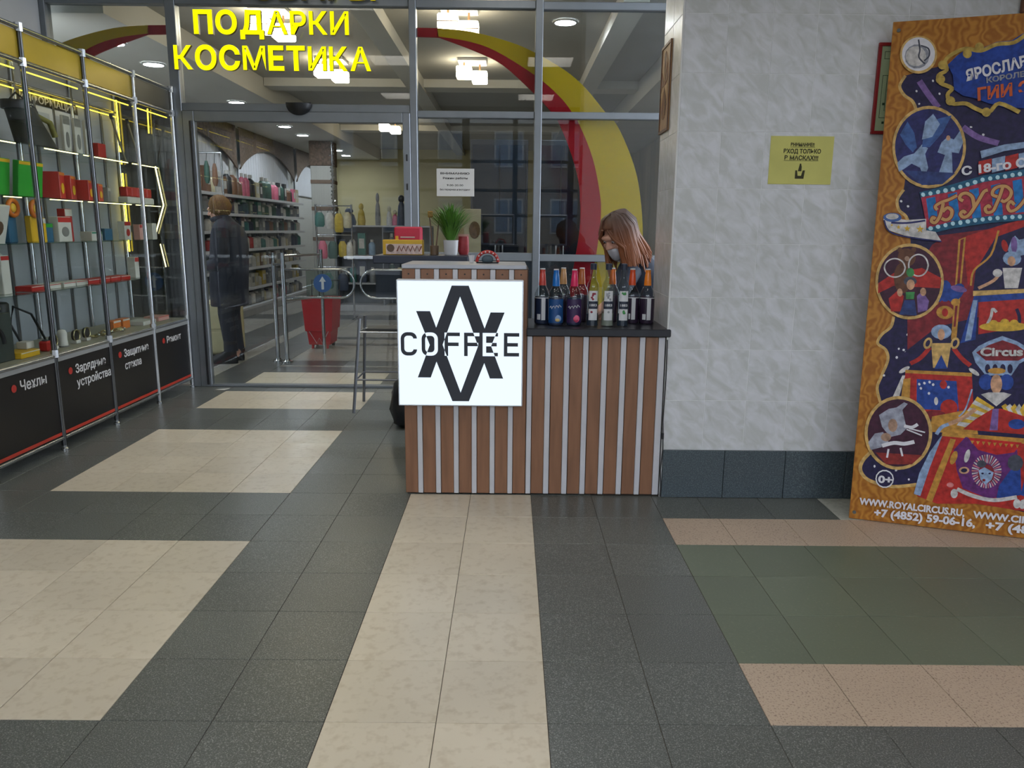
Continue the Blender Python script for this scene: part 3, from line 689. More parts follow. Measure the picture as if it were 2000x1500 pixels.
for q, (yy, lb) in enumerate(((4.50, 'black round smart watch dial beside the red cube'), (4.74, 'black smart watch dial in the middle of the deck'), (4.86, 'black smart watch dial left of the second dark post'))):
    t = thing('smart_watch', lb, 'watch', (XF + .06, yy, .575), 0, 'watches in the display case')
    MB().rbox((-.025, -.025, 0), (.02, .025, .02), .004).build('stand', cols['white'], t)
    mb = MB(); mb.ring([[(x, .034 * math.cos(a), .05 + .034 * math.sin(a)) for a in [2 * PI * i / 16 for i in range(16)]] for x in (-.008, .008)]); mb.build('dial', black_pl, t, 40)
    mb = MB(); mb.tube([(.008, .034 * math.cos(a), .05 + .034 * math.sin(a)) for a in [2 * PI * i / 16 for i in range(17)]], .004, 6); mb.build('bezel', mat('bezel_gold', (170, 160, 120), .25, .9), t, 60)
t = thing('bust_stand', 'white rounded watch stand on the deck', 'stand', (XF + .06, 4.60, .575), 0, 'goods in the display case')
MB().lathe([(.03, 0), (.026, .05), (.028, .08), (.02, .1), (.003, .106)], (0, 0, 0), 14).build('body', cols['white'], t, 60); MB().lathe([(.032, 0), (.032, .008)], (0, 0, 0), 14).build('base_ring', cols['grey'], t)
for q in range(5):
    t = thing('bracelet', '%s gold coloured bracelet on the deck counted from the second dark post' % ['first', 'second', 'third', 'fourth', 'fifth'][q], 'bracelet', (XF + .02 + .03 * (q % 2), 5.02 + q * .085, .58), 0, 'gold bracelets in the display case')
    mb = MB(); mb.tube([(.035 * math.cos(a), .035 * math.sin(a), .006 + .008 * math.sin(a * 2 + q)) for a in [2 * PI * i / 14 for i in range(15)]], .006, 6); mb.build('band', mat('bezel_gold', (170, 160, 120), .25, .9), t, 60)
    MB().ball((.035, 0, .01), .009).build('clasp', alu_bright, t, 60)
for q in range(2): pack(['orange box on the deck left of the third post', 'orange box on the deck right beside the third post'][q], XF - .02, 5.36 + q * .13, .575, .1, .06, .07, 'orange', 'white')
pack('white paper pile on the deck near the shop door', XF, 5.72, .575, .2, .14, .03, 'white', None, name='paper_pile', cat='papers')
pack('flat pink pack on the deck at the door end', XF, 5.98, .575, .18, .12, .035, 'pinkish', 'red', name='flat_pack', cat='pack')
t = thing('hose', 'thin black curved cable loop behind the first post', 'cable', (XF - .1, 4.48, .575), 0, 'goods in the display case')
MB().tube([(0, 0, .005), (0, -.1, .16), (0, -.06, .26), (0, .1, .2), (0, .2, .05), (0, .22, .005)], .007, 6).build('loop', black_pl, t, 60); MB().lathe([(.04, 0), (.03, .02)], (0, 0, 0), 12).build('base', black_pl, t)

# ================================================================== COFFEE COUNTER
wood = mat('counter_wood', (134, 94, 68), .5, 0, .16, 6, stretch=(6, 6, .6))
batten = mat('counter_white', (196, 196, 200), .5, 0, .05, 6)
ctop = mat('counter_black_top', (38, 40, 46), .28, 0, .12, 20)
carc = mat('counter_carcass', (64, 50, 40), .7, 0, .1)
FY = 3.63
ctr = thing('coffee_counter', 'coffee counter clad in brown planks with white battens, tall left half', 'counter', (-.515, FY, 0))
def kl(x, y, z): return (x + .515, y - FY, z)
MB().box(kl(-.51, FY + .014, .01), kl(.085, 4.02, 1.115)).build('tall_carcass', carc, ctr)
MB().box(kl(.086, FY + .014, .01), kl(.742, 3.98, .80)).build('low_carcass', carc, ctr)
MB().rbox(kl(-.515, FY - .006, 1.115), kl(.075, 4.03, 1.135), .003).build('tall_top', mat('tall_top', (176, 178, 184), .35, .3, .05), ctr)
MB().rbox(kl(.078, FY - .03, .803), kl(.765, 4.02, .84), .004).build('low_top', ctop, ctr)
# planks: tall half
pitch = .0885
def plank(x0, x1, z1, m, nm, d):
    MB().rbox(kl(x0, FY - d, .008), kl(x1, FY + .013, z1), .002).build(nm, m, ctr)
xs_ = -.513
for q in range(7):
    plank(xs_, xs_ + .0615, 1.113, wood, 'plank', .004); 
    if q < 6: plank(xs_ + .0625, xs_ + .0865, 1.113, batten, 'batten', .008)
    xs_ += pitch
plank(.062 + .014, .062 + .040, .80, batten, 'batten', .008) if False else None
plank(.0825, .1065, .80, batten, 'batten', .008)
xs_ = .1085
for q in range(7):
    plank(xs_, xs_ + .0605, .80, wood, 'plank', .004); plank(xs_ + .0615, xs_ + .0875 if q < 6 else xs_ + .092, .80, batten, 'batten', .008)
    xs_ += .0905
for q in range(7): MB().lathe([(.004, 0), (.003, .002)], (0, 0, 0), 8).build('screw', black_pl, ctr, False, None).matrix_local = Matrix.Translation(kl(-.482 + q * pitch, FY - .0045, 1.09)) @ Matrix.Rotation(PI / 2, 4, 'X')
# light box sign
lb = thing('light_box_sign', 'square glowing white COFFEE light box sign on the counter front', 'sign', (-.531, FY - .008, .468))
MB().rbox((0, -.062, 0), (.592, 0, .60), .003).build('case', mat('lightbox_rim', (225, 230, 238), .4, .2, .02), lb)
face = glow('lightbox_face', (224, 241, 255), 1.12)
MB().box((.006, -.0635, .006), (.586, -.062, .594)).build('face', face, lb)
logo_ink = mat('logo_ink', (38, 42, 52), .35, 0, 0)
U = .592 / 753.0
def zl(px, py): return ((px - 42) * U, (879 - py) * .6 / 741.0)
def solid(polys, y0, y1):
    bmx = bmesh.new()
    for p in polys:
        mb = MB(); mb.prism(p, y0, y1); me = mb.mesh('x'); bmx.from_mesh(me); bpy.data.meshes.remove(me)
    me = bpy.data.meshes.new('solid'); bmx.to_mesh(me); bmx.free()
    return me
lam = [[zl(370, 170), zl(470, 170), zl(677, 710), zl(597, 710), zl(419, 232), zl(240, 707), zl(162, 707)], [zl(158, 318), zl(240, 318), zl(420, 797), zl(600, 322), zl(683, 322), zl(470, 848), zl(370, 848)]]
def rrect(x0, x1, z0, z1, r, n=5):
    P = []
    for cx, cz, a in ((x1 - r, z1 - r, 0), (x0 + r, z1 - r, 90), (x0 + r, z0 + r, 180), (x1 - r, z0 + r, 270)):
        for k in range(n + 1): t = math.radians(a + 90 * k / n); P.append((cx + r * math.cos(t), cz + r * math.sin(t)))
    return P
letters = []
zb_, zt_ = zl(0, 578)[1], zl(0, 441)[1]; T_ = .0165
mz = (zb_ + zt_) / 2
def ringpoly(x0, x1, open_=False):
    o_ = rrect(x0, x1, zb_, zt_, .03); i_ = rrect(x0 + T_, x1 - T_, zb_ + T_, zt_ - T_, .016)
    if not open_: return [o_[:12] + i_[:12][::-1], o_[11:] + [o_[0]] + [i_[0]] + i_[11:][::-1]]
    ok = [p for p in o_ if not (p[0] > x1 - .02 and abs(p[1] - mz) < .026)]; ik = [p for p in i_ if not (p[0] > x1 - .028 and abs(p[1] - mz) < .026)]
    # open C: arc from the upper right lip round to the lower right lip
    a = [(x1, mz + .026)] + o_[0:6] + o_[6:18] + o_[18:24] + [(x1, mz - .026)]
    c = [(x1 - T_, mz - .026)] + i_[18:24][::-1] + i_[6:18][::-1] + i_[0:6][::-1] + [(x1 - T_, mz + .026)]
    return [a + c]
def X_(p): return zl(p, 0)[0]
letter_groups = [ringpoly(X_(63), X_(160), True), ringpoly(X_(188), X_(285))]
def rect(x0, x1, z0, z1): return [(x0, z0), (x1, z0), (x1, z1), (x0, z1)]
for p, e_ in ((325, 0), (442, 0), (553, 1), (680, 1)):
    x = X_(p); wv = .072
    letter_groups.append([rect(x, x + T_, zb_, zt_), rect(x + T_, x + wv, zt_ - T_, zt_), rect(x + T_, x + wv * .92, mz - T_ / 2, mz + T_ / 2)])
    if e_: letter_groups[-1].append(rect(x + T_, x + wv, zb_, zb_ + T_))
letters = sum(letter_groups, [])
def boolean(meA, meB):
    a = bpy.data.objects.new('a', meA); b_ = bpy.data.objects.new('b', meB); col.objects.link(a); col.objects.link(b_)
    md = a.modifiers.new('b', 'BOOLEAN'); md.object = b_; md.operation = 'DIFFERENCE'; md.solver = 'EXACT'; md.use_self = True
    me = bpy.data.meshes.new_from_object(a.evaluated_get(bpy.context.evaluated_depsgraph_get()))
    bpy.data.objects.remove(a); bpy.data.objects.remove(b_)
    return me
A_ = boolean(solid(lam, -.0665, -.0625), solid(letters, -.07, -.055)); A_.materials.clear(); A_.materials.append(logo_ink); link('logo', A_, lb)
for grp in letter_groups:
    B_ = boolean(solid(grp, -.0665, -.0625), solid(lam, -.07, -.055)); B_.materials.clear(); B_.materials.append(logo_ink); link('letter', B_, lb)
# cable by the counter edge
t = thing('power_cable', 'thin black cable hanging between the counter and tiled wall', 'cable', (.752, FY - .02, 0))
MB().tube([(-.001, 0, .79), (.001, .0, .6), (-.003, 0, .4), (.003, 0, .25), (-.004, 0, .14), (.002, 0, .05), (0, 0, .004)], .0028, 6).build('cord', black_pl, t, 60)
MB().rbox((-.006, -.006, .30), (.004, .004, .33), .001).build('clip', black_pl, t)

# ================================================================== BOTTLES
clear = glass('bottle_glass', (.80, .84, .84), 1.5, .02)
clear_g = glass('bottle_glass_green', (.74, .80, .74), 1.5, .02)
def bmat(n, c): return mat('bottle_' + n, c, .25, 0, .08, 20)
def syrup(label, x, y, cap, liquid, lab=None, scribble=False, side=False, emblem=None):
    """broad syrup bottle: body, shoulder, shrink cap"""
    t = thing('syrup_bottle', label, 'bottle', (x, y, .841), 0, 'syrup bottles on the counter')
    MB().lathe([(.001, 0), (.036, .001), (.038, .008), (.038, .125), (.036, .135)], (0, 0, 0), 20).build('liquid', bmat(liquid[0], liquid[1]), t, 40)
    MB().lathe([(.0385, .136), (.037, .15), (.028, .17), (.018, .188), (.0155, .205)], (0, 0, 0), 20, cap=False).build('shoulder', clear, t, 60)
    MB().lathe([(.0185, .19), (.0175, .21), (.0145, .245), (.013, .25), (.0135, .264), (.010, .267)], (0, 0, 0), 16).build('cap', bmat(cap[0], cap[1]), t, 40)
    MB().lathe([(.0125, .267), (.0125, .272)], (0, 0, 0), 12).build('cap_seal', white_pl, t)
    def patch(a0, a1, z0, z1, m, nm, r=.0387):
        MB().lathe([(r, z0), (r, z1)], (0, 0, 0), 8, 0, math.radians(a0), math.radians(a1), False).build(nm, m, t, 60)
    if lab: patch(205, 335, .012, .128, bmat(*lab), 'label')
    if scribble:
        P = [(a, .088 + .008 * math.sin(i * 2.2) + .0008 * i) for i, a in enumerate([math.radians(222 + 8 * i) for i in range(12)])]
        MB().tube([(.0395 * math.cos(a), .0395 * math.sin(a), z) for a, z in P], .0018, 5).build('script_mark', white_pl, t)
    if emblem:
        mb = MB(); a = math.radians(285)
        for k_ in range(1): mb.ball((.0385 * math.cos(a), .0385 * math.sin(a), .034), (.016, .003, .018), 0, 12, 8)
        mb.build('emblem', bmat(*emblem), t, 60)
        mb = MB(); mb.ball((.0387 * math.cos(a) - .002, .0387 * math.sin(a) - .001, .028), (.012, .0032, .009), 0, 12, 8); mb.build('emblem_base', bmat('sand', (196, 170, 110)) if emblem[0] == 'skyblue' else bmat('rose', (190, 60, 90)), t, 60)
    if side:
        patch(262, 292, .02, .128, white_pl, 'side_label', .0388); patch(228, 255, .022, .05, white_pl, 'barcode_label', .0388)
        MB().lathe([(.039, .127), (.039, .131)], (0, 0, 0), 20, cap=False).build('label_edge', white_pl, t, 60)
    return t
NAVY = ('navy', (34, 44, 66)); PLUM = ('plum', (46, 34, 52))
syrup('syrup bottle with faded red cap at the left end of the row', .158, 3.80, ('redcap', (190, 70, 60)), NAVY, None, False, True)
syrup('syrup bottle with bright blue cap and blue label', .222, 3.745, ('bluecap', (28, 110, 190)), NAVY, ('bluelabel', (30, 74, 128)), True, False, ('skyblue', (120, 150, 190)))
syrup('syrup bottle with pink cap and pink edged label', .312, 3.75, ('pinkcap', (214, 40, 90)), NAVY, ('darklabel', (58, 40, 78)), True, False, ('pinkfruit', (214, 80, 120)))
syrup('back row syrup bottle with orange and cream cap behind the blue capped one', .268, 3.90, ('creamcap', (196, 150, 100)), PLUM)
syrup('back row syrup bottle with dull orange cap behind the pink capped one', .362, 3.905, ('dullorange', (180, 100, 50)), PLUM)
syrup('back row syrup bottle with orange cap behind the silver labelled bottle', .52, 3.915, ('orangecap', (214, 110, 34)), PLUM)
syrup('syrup bottle with red orange cap right of the green labelled bottle', .612, 3.86, ('redorange', (206, 74, 30)), PLUM, None, False, True)
syrup('syrup bottle with bright orange cap at the wall end', .686, 3.84, ('brightorange', (232, 130, 30)), PLUM, None, False, True)
def slim(label, x, y, fruit, liq):
    t = thing('cordial_bottle', label, 'bottle', (x, y, .841), 0, 'clear cordial bottles on the counter')
    MB().lathe([(.001, .002), (.0275, .003), (.0275, .06), (.0275, .061)], (0, 0, 0), 18).build('liquid', liq, t, 40)
    MB().lathe([(.0295, 0), (.030, .006), (.030, .185), (.027, .205), (.0165, .225), (.014, .24), (.0135, .285)], (0, 0, 0), 18, cap=False).build('glass_body', clear, t, 60)
    MB().lathe([(.0152, .272), (.0152, .300), (.012, .302)], (0, 0, 0), 14).build('stopper', dark_navy, t, 40)
    def patch(a0, a1, z0, z1, m, nm, r):
        return MB().lathe([(r, z0), (r, z1)], (0, 0, 0), 8, 0, math.radians(a0), math.radians(a1), False).build(nm, m, t, 60)
    patch(228, 312, .03, .172, white_pl, 'label', .0303); patch(222, 318, .085, .122, dark_navy, 'label_band', .0307)
    w_ = MB(); w_.text('1883', front(-.017, -.0316, .098), .016, .0003, .0003, fit=.034); w_.build('label_number', white_pl, t)
    mb = MB()
    for k_ in range(9):
        a = math.radians(255 + R.random() * 30); z = R.choice((.132, .14, .15, .158, .162, .075, .07, .066))
        mb.ball((.0308 * math.cos(a), .0308 * math.sin(a), z), (.0055, .0012, .0055), 0, 8, 6)
    mb.build('label_fruit', fruit, t, 60)
pale_liq = mat('pale_liquid', (150, 152, 140), .2, 0, .05)
slim('clear cordial bottle with red berries on a white label', .400, 3.72, bmat('berry', (130, 26, 44)), bmat('navyl', (40, 50, 66)))
slim('clear cordial bottle with silver leaves on a white label', .474, 3.72, bmat('silverleaf', (140, 142, 146)), pale_liq)
slim('clear cordial bottle with green mint leaves on a white label', .548, 3.72, bmat('mint', (50, 130, 60)), bmat('navyl', (40, 50, 66)))

# ================================================================== BACK LEDGE
lg = thing('back_bar', 'dark back bar behind the tall counter half carrying plant and sweets', 'bar', (-.5, 4.3, 0))
MB().rbox((-.235, -.19, 1.115), (.27, .2, 1.158), .004).build('ledge', dark_navy, lg)
MB().box((-.06, -.15, 0), (.25, .18, 1.115)).build('cabinet', mat('backbar_body', (60, 66, 80), .5), lg)
MB().rbox((-.06, -.156, .06), (.25, -.151, 1.08), .002).build('front_panel', mat('backbar_body', (60, 66, 80), .5), lg)
LZ = 1.159
t = thing('candy_box', 'yellow candy bar display box on the back bar', 'box', (-.586, 4.22, LZ))
MB().rbox((-.107, -.03, 0), (.107, .05, .08), .002).build('carton', cols['yellow'], t)
MB().box((-.09, -.0312, .004), (.105, -.0302, .058)).build('front_print', mat('candy_pale', (214, 190, 180), .5, 0, .25, 60), t)
mb = MB(); mb.ring([[(-.065 + .021 * math.cos(a), y, .036 + .021 * math.sin(a)) for a in [2 * PI * i / 16 for i in range(16)]] for y in (-.0312, -.0322)]); mb.build('round_mark', cols['brown'], t)
mb = MB(); mb.tube([(-.03 + .012 * i, -.0322, .02 + .028 * (i % 2)) for i in range(12)], .004, 5); mb.build('stripe_print', mat('candy_choc', (130, 66, 44), .5), t)
MB().box((-.045, .02, .08), (-.03, .03, .10)).build('lid_tab', cols['yellow'], t)
t = thing('pink_box', 'crimson pink box behind the yellow candy box', 'box', (-.575, 4.36, LZ))
MB().rbox((-.075, -.04, 0), (.075, .04, .15), .008).build('carton', mat('crimson', (200, 30, 66), .45), t); MB().box((-.076, -.041, .0), (.076, .041, .075)).build('dark_base', black_pl, t); MB().box((-.04, -.0412, .09), (.04, -.0402, .096)).build('small_print', paper_w, t)
t = thing('potted_grass', 'artificial green grass in a white pot on the back bar', 'plant', (-.33, 4.25, LZ))
MB().lathe([(.033, 0), (.036, .01), (.042, .08), (.039, .08), (.036, .07)], (0, 0, 0), 18).build('pot', white_pl, t, 40)
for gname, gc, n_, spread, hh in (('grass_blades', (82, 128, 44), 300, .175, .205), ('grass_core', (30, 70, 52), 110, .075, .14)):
    mb = MB()
    for q in range(n_):
        a = R.random() * 2 * PI; rr_ = spread * (R.random() ** .6); h_ = hh * (.75 + .3 * R.random()) * (1 - .25 * (rr_ / spread) ** 2)
        dx, dy = math.cos(a), math.sin(a); wv = .0026
        pts = [(.015 * dx, .015 * dy, .07), (.35 * rr_ * dx, .35 * rr_ * dy, .07 + h_ * .55), (.75 * rr_ * dx, .75 * rr_ * dy, .07 + h_ * .92), (rr_ * dx, rr_ * dy, .07 + h_)]
        px, py_ = -dy, dx
        ws = (wv, wv, wv * .8, .0004)
        rings = [[(p[0] - px * w_, p[1] - py_ * w_, p[2]), (p[0] + px * w_, p[1] + py_ * w_, p[2])] for p, w_ in zip(pts, ws)]
        n0 = len(mb.v)
        for r_ in rings: mb.v += r_
        for i in range(3): mb.f.append([n0 + 2 * i, n0 + 2 * i + 1, n0 + 2 * i + 3, n0 + 2 * i + 2]); mb.m.append(0)
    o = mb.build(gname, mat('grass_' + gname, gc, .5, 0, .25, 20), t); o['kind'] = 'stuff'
MB().lathe([(.036, .066), (.002, .072)], (0, 0, 0), 14).build('soil', cols['brown'], t)
t = thing('brush_holder', 'two thin brown sticks standing in a small jar on the back bar', 'jar', (-.42, 4.25, LZ))
MB().lathe([(.022, 0), (.024, .05), (.02, .05)], (0, 0, 0), 14).build('jar', mat('jar_brown', (110, 90, 70), .4), t, 40)
for dx in (-.012, .014): MB().tube([(dx * .4, 0, .004), (dx * 2, 0, .2)], .0035, 6).build('stick', cols['brown'], t)
MB().rbox((-.034, -.005, .2), (-.006, .005, .235), .004).build('price_tag', mat('tag_ochre', (150, 116, 50), .6), t)
t = thing('snack_pack', 'pink and brown snack pack beside the plant pot', 'pack', (-.265, 4.33, LZ))
MB().ring([[(.03 * math.cos(a) * s_, .02 * math.sin(a) * s_, z) for a in [2 * PI * i / 10 for i in range(10)]] for z, s_ in ((0, .8), (.02, 1), (.08, 1), (.1, .9))]).build('pouch', mat('pouch_red', (150, 40, 46), .5, 0, .2, 30), t, 60); MB().box((-.03, -.003, .1), (.03, .003, .112)).build('seal', cols['pinkish'], t)
# things on the tall counter top
t = thing('lollipop_wheel', 'red ring shaped sweet stand on the tall counter top', 'stand', (-.115, 3.80, 1.136))
mb = MB(); mb.tube([(.052 * math.cos(a), 0, .005 + .05 * math.sin(a)) for a in [PI * i / 14 for i in range(15)]], .008, 8); mb.build('arc', cols['red'], t, 60)
for q in range(7): MB().ball((.052 * math.cos(PI * (q + .7) / 8.4), -.008, .005 + .05 * math.sin(PI * (q + .7) / 8.4)), .004).build('sweet', white_pl, t, 60)
MB().rbox((-.055, -.014, 0), (.055, .014, .006), .002).build('base', black_pl, t); MB().ball((0, -.004, .018), (.03, .006, .022)).build('middle_disc', mat('teal_disc', (50, 70, 80), .4), t, 60)
t = thing('paper_cup', 'small white paper cup on the tall counter top', 'cup', (-.195, 3.83, 1.136))
MB().lathe([(.011, 0), (.015, .035), (.0138, .035), (.0105, .003)], (0, 0, 0), 14).build('cup', white_pl, t, 40); MB().lathe([(.0152, .033), (.016, .036), (.0152, .037)], (0, 0, 0), 14, cap=False).build('rim', white_pl, t, 40)
# black rubbish bag and stool left of the counter
t = thing('rubbish_bag', 'black rubbish bag slumped behind the left side of the counter', 'bag', (-.66, 4.98, 0))
rings = []
for z, r_ in ((0, .08), (.03, .12), (.12, .135), (.22, .13), (.30, .10), (.34, .05), (.37, .03)):
    rings.append([((r_ + .012 * math.sin(5 * a + z * 30)) * math.cos(a), (r_ + .012 * math.sin(4 * a + z * 20)) * math.sin(a), z) for a in [2 * PI * i / 22 for i in range(22)]])
MB().ring(rings).build('bag', mat('bag_black', (20, 22, 28), .3, 0, .1), t, 60)
MB().tube([(-.02, 0, .36), (-.05, 0, .41), (-.02, .02, .43)], [.014, .018, .008], 8).build('knot', mat('bag_black', (20, 22, 28), .3), t, 60)
st = thing('bar_stool', 'tall tubular metal stool left of the coffee counter', 'stool', (-.9, 5.49, 0))
stube = mat('stool_tube', (112, 114, 118), .3, .8, .05)
for sx, sy2 in ((-1, -1), (-1, 1), (1, -1), (1, 1)):
    MB().tube([(sx * .212, sy2 * .19, .004), (sx * .168, sy2 * .10, .67)], .011, 10).build('leg', stube, st, 60)
for z, kx, ky in ((.575, .174, .113), (.24, .196, .158)):
    for a, b_ in (((-kx, -ky), (kx, -ky)), ((kx, -ky), (kx, ky)), ((kx, ky), (-kx, ky)), ((-kx, ky), (-kx, -ky))):
        MB().tube([(a[0], a[1], z), (b_[0], b_[1], z)], .007, 8).build('rung', alu_bright if z > .5 else stube, st, 60)
MB().rbox((-.13, -.10, .583), (.165, .10, .60), .006).build('seat', black_pl, st)

# ================================================================== PEOPLE
skin = mat('skin', (198, 150, 128), .55, 0, .05, 30)
def limb(mb, pts, rad):
    P = [Vector(p) for p in pts]
    mb.tube(P, list(rad), 12)
    for p, r_ in zip(P, rad): mb.ball(p, r_ * .995, 0, 12, 8)
def hand(mb, wrist, fwd, side, down):
    """palm, four unequal bent fingers and a thumb leaving the side of the palm"""
    w, f, s_, d = Vector(wrist), Vector(fwd).normalized(), Vector(side).normalized(), Vector(down).normalized()
    for k_ in range(4):
        a = w + f * .01 + s_ * (k_ - 1.5) * .014; b_ = w + f * .085 + s_ * (k_ - 1.5) * .019
        limb(mb, [a, b_], [.015, .011])
        L_ = (.062, .074, .07, .054)[k_]
        limb(mb, [b_, b_ + f * L_ * .45 + d * .006, b_ + f * L_ * .75 + d * .024, b_ + f * L_ * .9 + d * .042], [.0095, .009, .0085, .0075])
    th = w + f * .03 - s_ * .026
    limb(mb, [th, th + f * .03 - s_ * .022 + d * .012, th + f * .058 - s_ * .026 + d * .022], [.0125, .0105, .009])
def head_parts(mb, M):
    def B(c, r_): mb.ball(M @ Vector(c), r_, 0, 18, 12, M.to_3x3())
    B((0, .012, .02), (.073, .092, .098)); B((0, -.022, -.03), (.062, .068, .075)); B((0, -.035, -.075), (.042, .045, .036)); B((0, -.058, -.098), (.022, .02, .016))
    B((0, -.082, .026), (.05, .018, .016))
    limb(mb, [M @ Vector((0, -.088, .012)), M @ Vector((0, -.105, -.022))], [.008, .0125]); B((.011, -.096, -.026), (.008, .009, .007)); B((-.011, -.096, -.026), (.008, .009, .007))
    B((0, -.084, -.055), (.022, .012, .006)); B((0, -.082, -.065), (.018, .012, .006))
    for s_ in (-1, 1): B((s_ * .073, .012, -.005), (.010, .018, .03)); B((s_ * .04, -.068, -.022), (.02, .018, .018))
def remeshed(name, mb, voxel, m, parent, it=6):
    me = mb.mesh(name); o = bpy.data.objects.new(name, me); col.objects.link(o)
    md = o.modifiers.new('r', 'REMESH'); md.mode = 'VOXEL'; md.voxel_size = voxel; md.use_smooth_shade = True
    sm_ = o.modifiers.new('s', 'SMOOTH'); sm_.factor = .5; sm_.iterations = it
    out = bpy.data.meshes.new_from_object(o.evaluated_get(bpy.context.evaluated_depsgraph_get()))
    bpy.data.objects.remove(o)
    out.materials.clear(); out.materials.append(m)
    out.polygons.foreach_set('use_smooth', [True] * len(out.polygons))
    return link(name, out, parent)
def eyes(M, parent, dark=True):
    for s_ in (-1, 1):
        mb = MB(); mb.ball(M @ Vector((s_ * .029, -.081, .004)), (.012, .006, .007), 0, 12, 8, M.to_3x3()); mb.build('eye', white_pl, parent, 60)
        mb = MB(); mb.ball(M @ Vector((s_ * .029, -.0865, .002)), (.005, .0025, .005), 0, 10, 8, M.to_3x3()); mb.build('iris', mat('iris', (50, 36, 28), .2), parent, 60)
        mb = MB(); mb.tube([M @ Vector((s_ * (.012 + .036 * q), -.091 + .012 * q * q + .001, .024 + .006 * math.sin(PI * q))) for q in (0, .33, .66, 1)], [.002, .0035, .003, .0015], 6); mb.build('eyebrow', mat('brow', (70, 48, 34), .8), parent, 60)
def hair_cap(M, m, parent, grow=1.1, front_cut=-.045, low=-.05, nm='hair'):
    bm_ = bmesh.new(); bmesh.ops.create_uvsphere(bm_, u_segments=40, v_segments=26, radius=1)
    dele = []
    for v in bm_.verts:
        n_ = v.co.copy()
        f = 1 + .025 * math.sin(n_.x * 17 + n_.z * 9) * math.sin(n_.y * 13 + 2)
        v.co = Vector((n_.x * .073 * grow * f, .012 + n_.y * .092 * grow * f, .02 + n_.z * .098 * grow * f))
        if v.co.z < .062 and v.co.y < front_cut + (.06 - v.co.z) * .28: dele.append(v)
        elif v.co.z < low: dele.append(v)
    bmesh.ops.delete(bm_, geom=dele, context='VERTS')
    mb = MB(); mb.bm(bm_, 0, M)
    o = mb.build(nm, m, parent, 70); sd = o.modifiers.new('t', 'SOLIDIFY'); sd.thickness = .010; sd.offset = -1
    return o
# ---- shop customer, seen from the side in a long dark coat
pc = thing('person', 'customer in a long dark coat standing inside the shop door', 'person', (-2.73, 7.4, 0))
Rc = Matrix.Rotation(math.radians(-82), 4, 'Z')                # local -Y (face) turns to -X
HM = Matrix.Translation((-.035, 0, 1.455)) @ Rc @ Matrix.Rotation(math.radians(14), 4, 'X')
mb = MB()
head_parts(mb, HM)
limb(mb, [(.015, 0, 1.24), (-.005, 0, 1.34), (-.02, 0, 1.40)], [.07, .055, .053])
limb(mb, [(.03, 0, .82), (.04, 0, 1.0), (.035, 0, 1.22)], [.13, .125, .12])
for s_ in (-1, 1):
    limb(mb, [(.03, s_ * .08, .82), (.0, s_ * .085, .46), (.03, s_ * .085, .09)], [.085, .058, .042])
    limb(mb, [(.03, s_ * .085, .05), (-.12, s_ * .10, .035)], [.038, .03])
    limb(mb, [(.03, s_ * .15, 1.22), (.045, s_ * .215, 1.0), (-.12, s_ * .15, .93)], [.045, .04, .03])
    hand(mb, (-.13, s_ * .145, .93), (-1, -s_ * .3, -.1), (0, s_, 0), (0, 0, -1))
remeshed('body', mb, .007, skin, pc)
eyes(HM, pc)
coat_m = mat('coat_navy', (30, 34, 48), .8, 0, .15, 10)
mb = MB(); prof = [(.555, .01, .165, .205), (.57, .01, .17, .21), (.75, .015, .175, .205), (.95, .03, .175, .205), (1.1, .04, .172, .21), (1.22, .042, .158, .215), (1.30, .035, .125, .19), (1.345, .02, .09, .12), (1.38, .008, .072, .075), (1.40, 0, .068, .07)]
mb.ring([[(cx + rx * math.cos(a) * (1 + .02 * math.sin(5 * a)), ry * math.sin(a), z) for a in [2 * PI * i / 28 for i in range(28)]] for z, cx, rx, ry in prof], 0, False, False)
o = mb.build('coat', coat_m, pc, 70)
for s_ in (-1, 1):
    MB().tube([(.035, s_ * .175, 1.265), (.045, s_ * .225, 1.12), (.05, s_ * .235, 1.0), (-.02, s_ * .2, .95), (-.11, s_ * .155, .935)], [.082, .078, .07, .06, .05], 14).build('sleeve', coat_m, pc, 70)
    MB().tube([(.03, s_ * .08, .84), (.0, s_ * .085, .48), (.025, s_ * .085, .2), (.028, s_ * .085, .12)], [.095, .074, .062, .066], 14).build('trouser_leg', mat('trouser_dark', (28, 32, 44), .8, 0, .1), pc, 70)
    mbb = MB(); mbb.ring([[(cx + rx * math.cos(a), s_ * .092 + ry * math.sin(a), z) for a in [2 * PI * i / 18 for i in range(18)]] for z, cx, rx, ry in ((0, -.055, .145, .05), (.03, -.055, .148, .052), (.055, -.05, .14, .05), (.085, -.015, .095, .048), (.12, .02, .06, .05), (.22, .025, .062, .058))]); mbb.build('boot', black_pl, pc, 60)
hair_b = mat('hair_brown', (112, 84, 46), .75, 0, .35, 30, stretch=(6, 6, 1))
hair_cap(HM, hair_b, pc, 1.08, -.05, -.075)
mb = MB()
for q in range(140):
    az = math.radians(40 + 280 * R.random()); g = 1.1 + .07 * R.random()
    P_ = [HM @ Vector((math.sin(az) * math.cos(e_) * .073 * g, .012 - math.cos(az) * math.cos(e_) * .092 * g, .02 + math.sin(e_) * .098 * g)) for e_ in [math.radians(v_) for v_ in (82, 55, 25, -5, -30 - 20 * R.random())]]
    mb.tube(P_, [.006, .009, .009, .008, .002], 5)
mb.build('hair_strands', hair_b, pc, 70)
mb = MB(); mb.tube([(-.03 + .065 * math.cos(a), .065 * math.sin(a), 1.375 + .012 * math.cos(a)) for a in [2 * PI * i / 18 for i in range(19)]], .024, 8); mb.build('collar', coat_m, pc, 70)

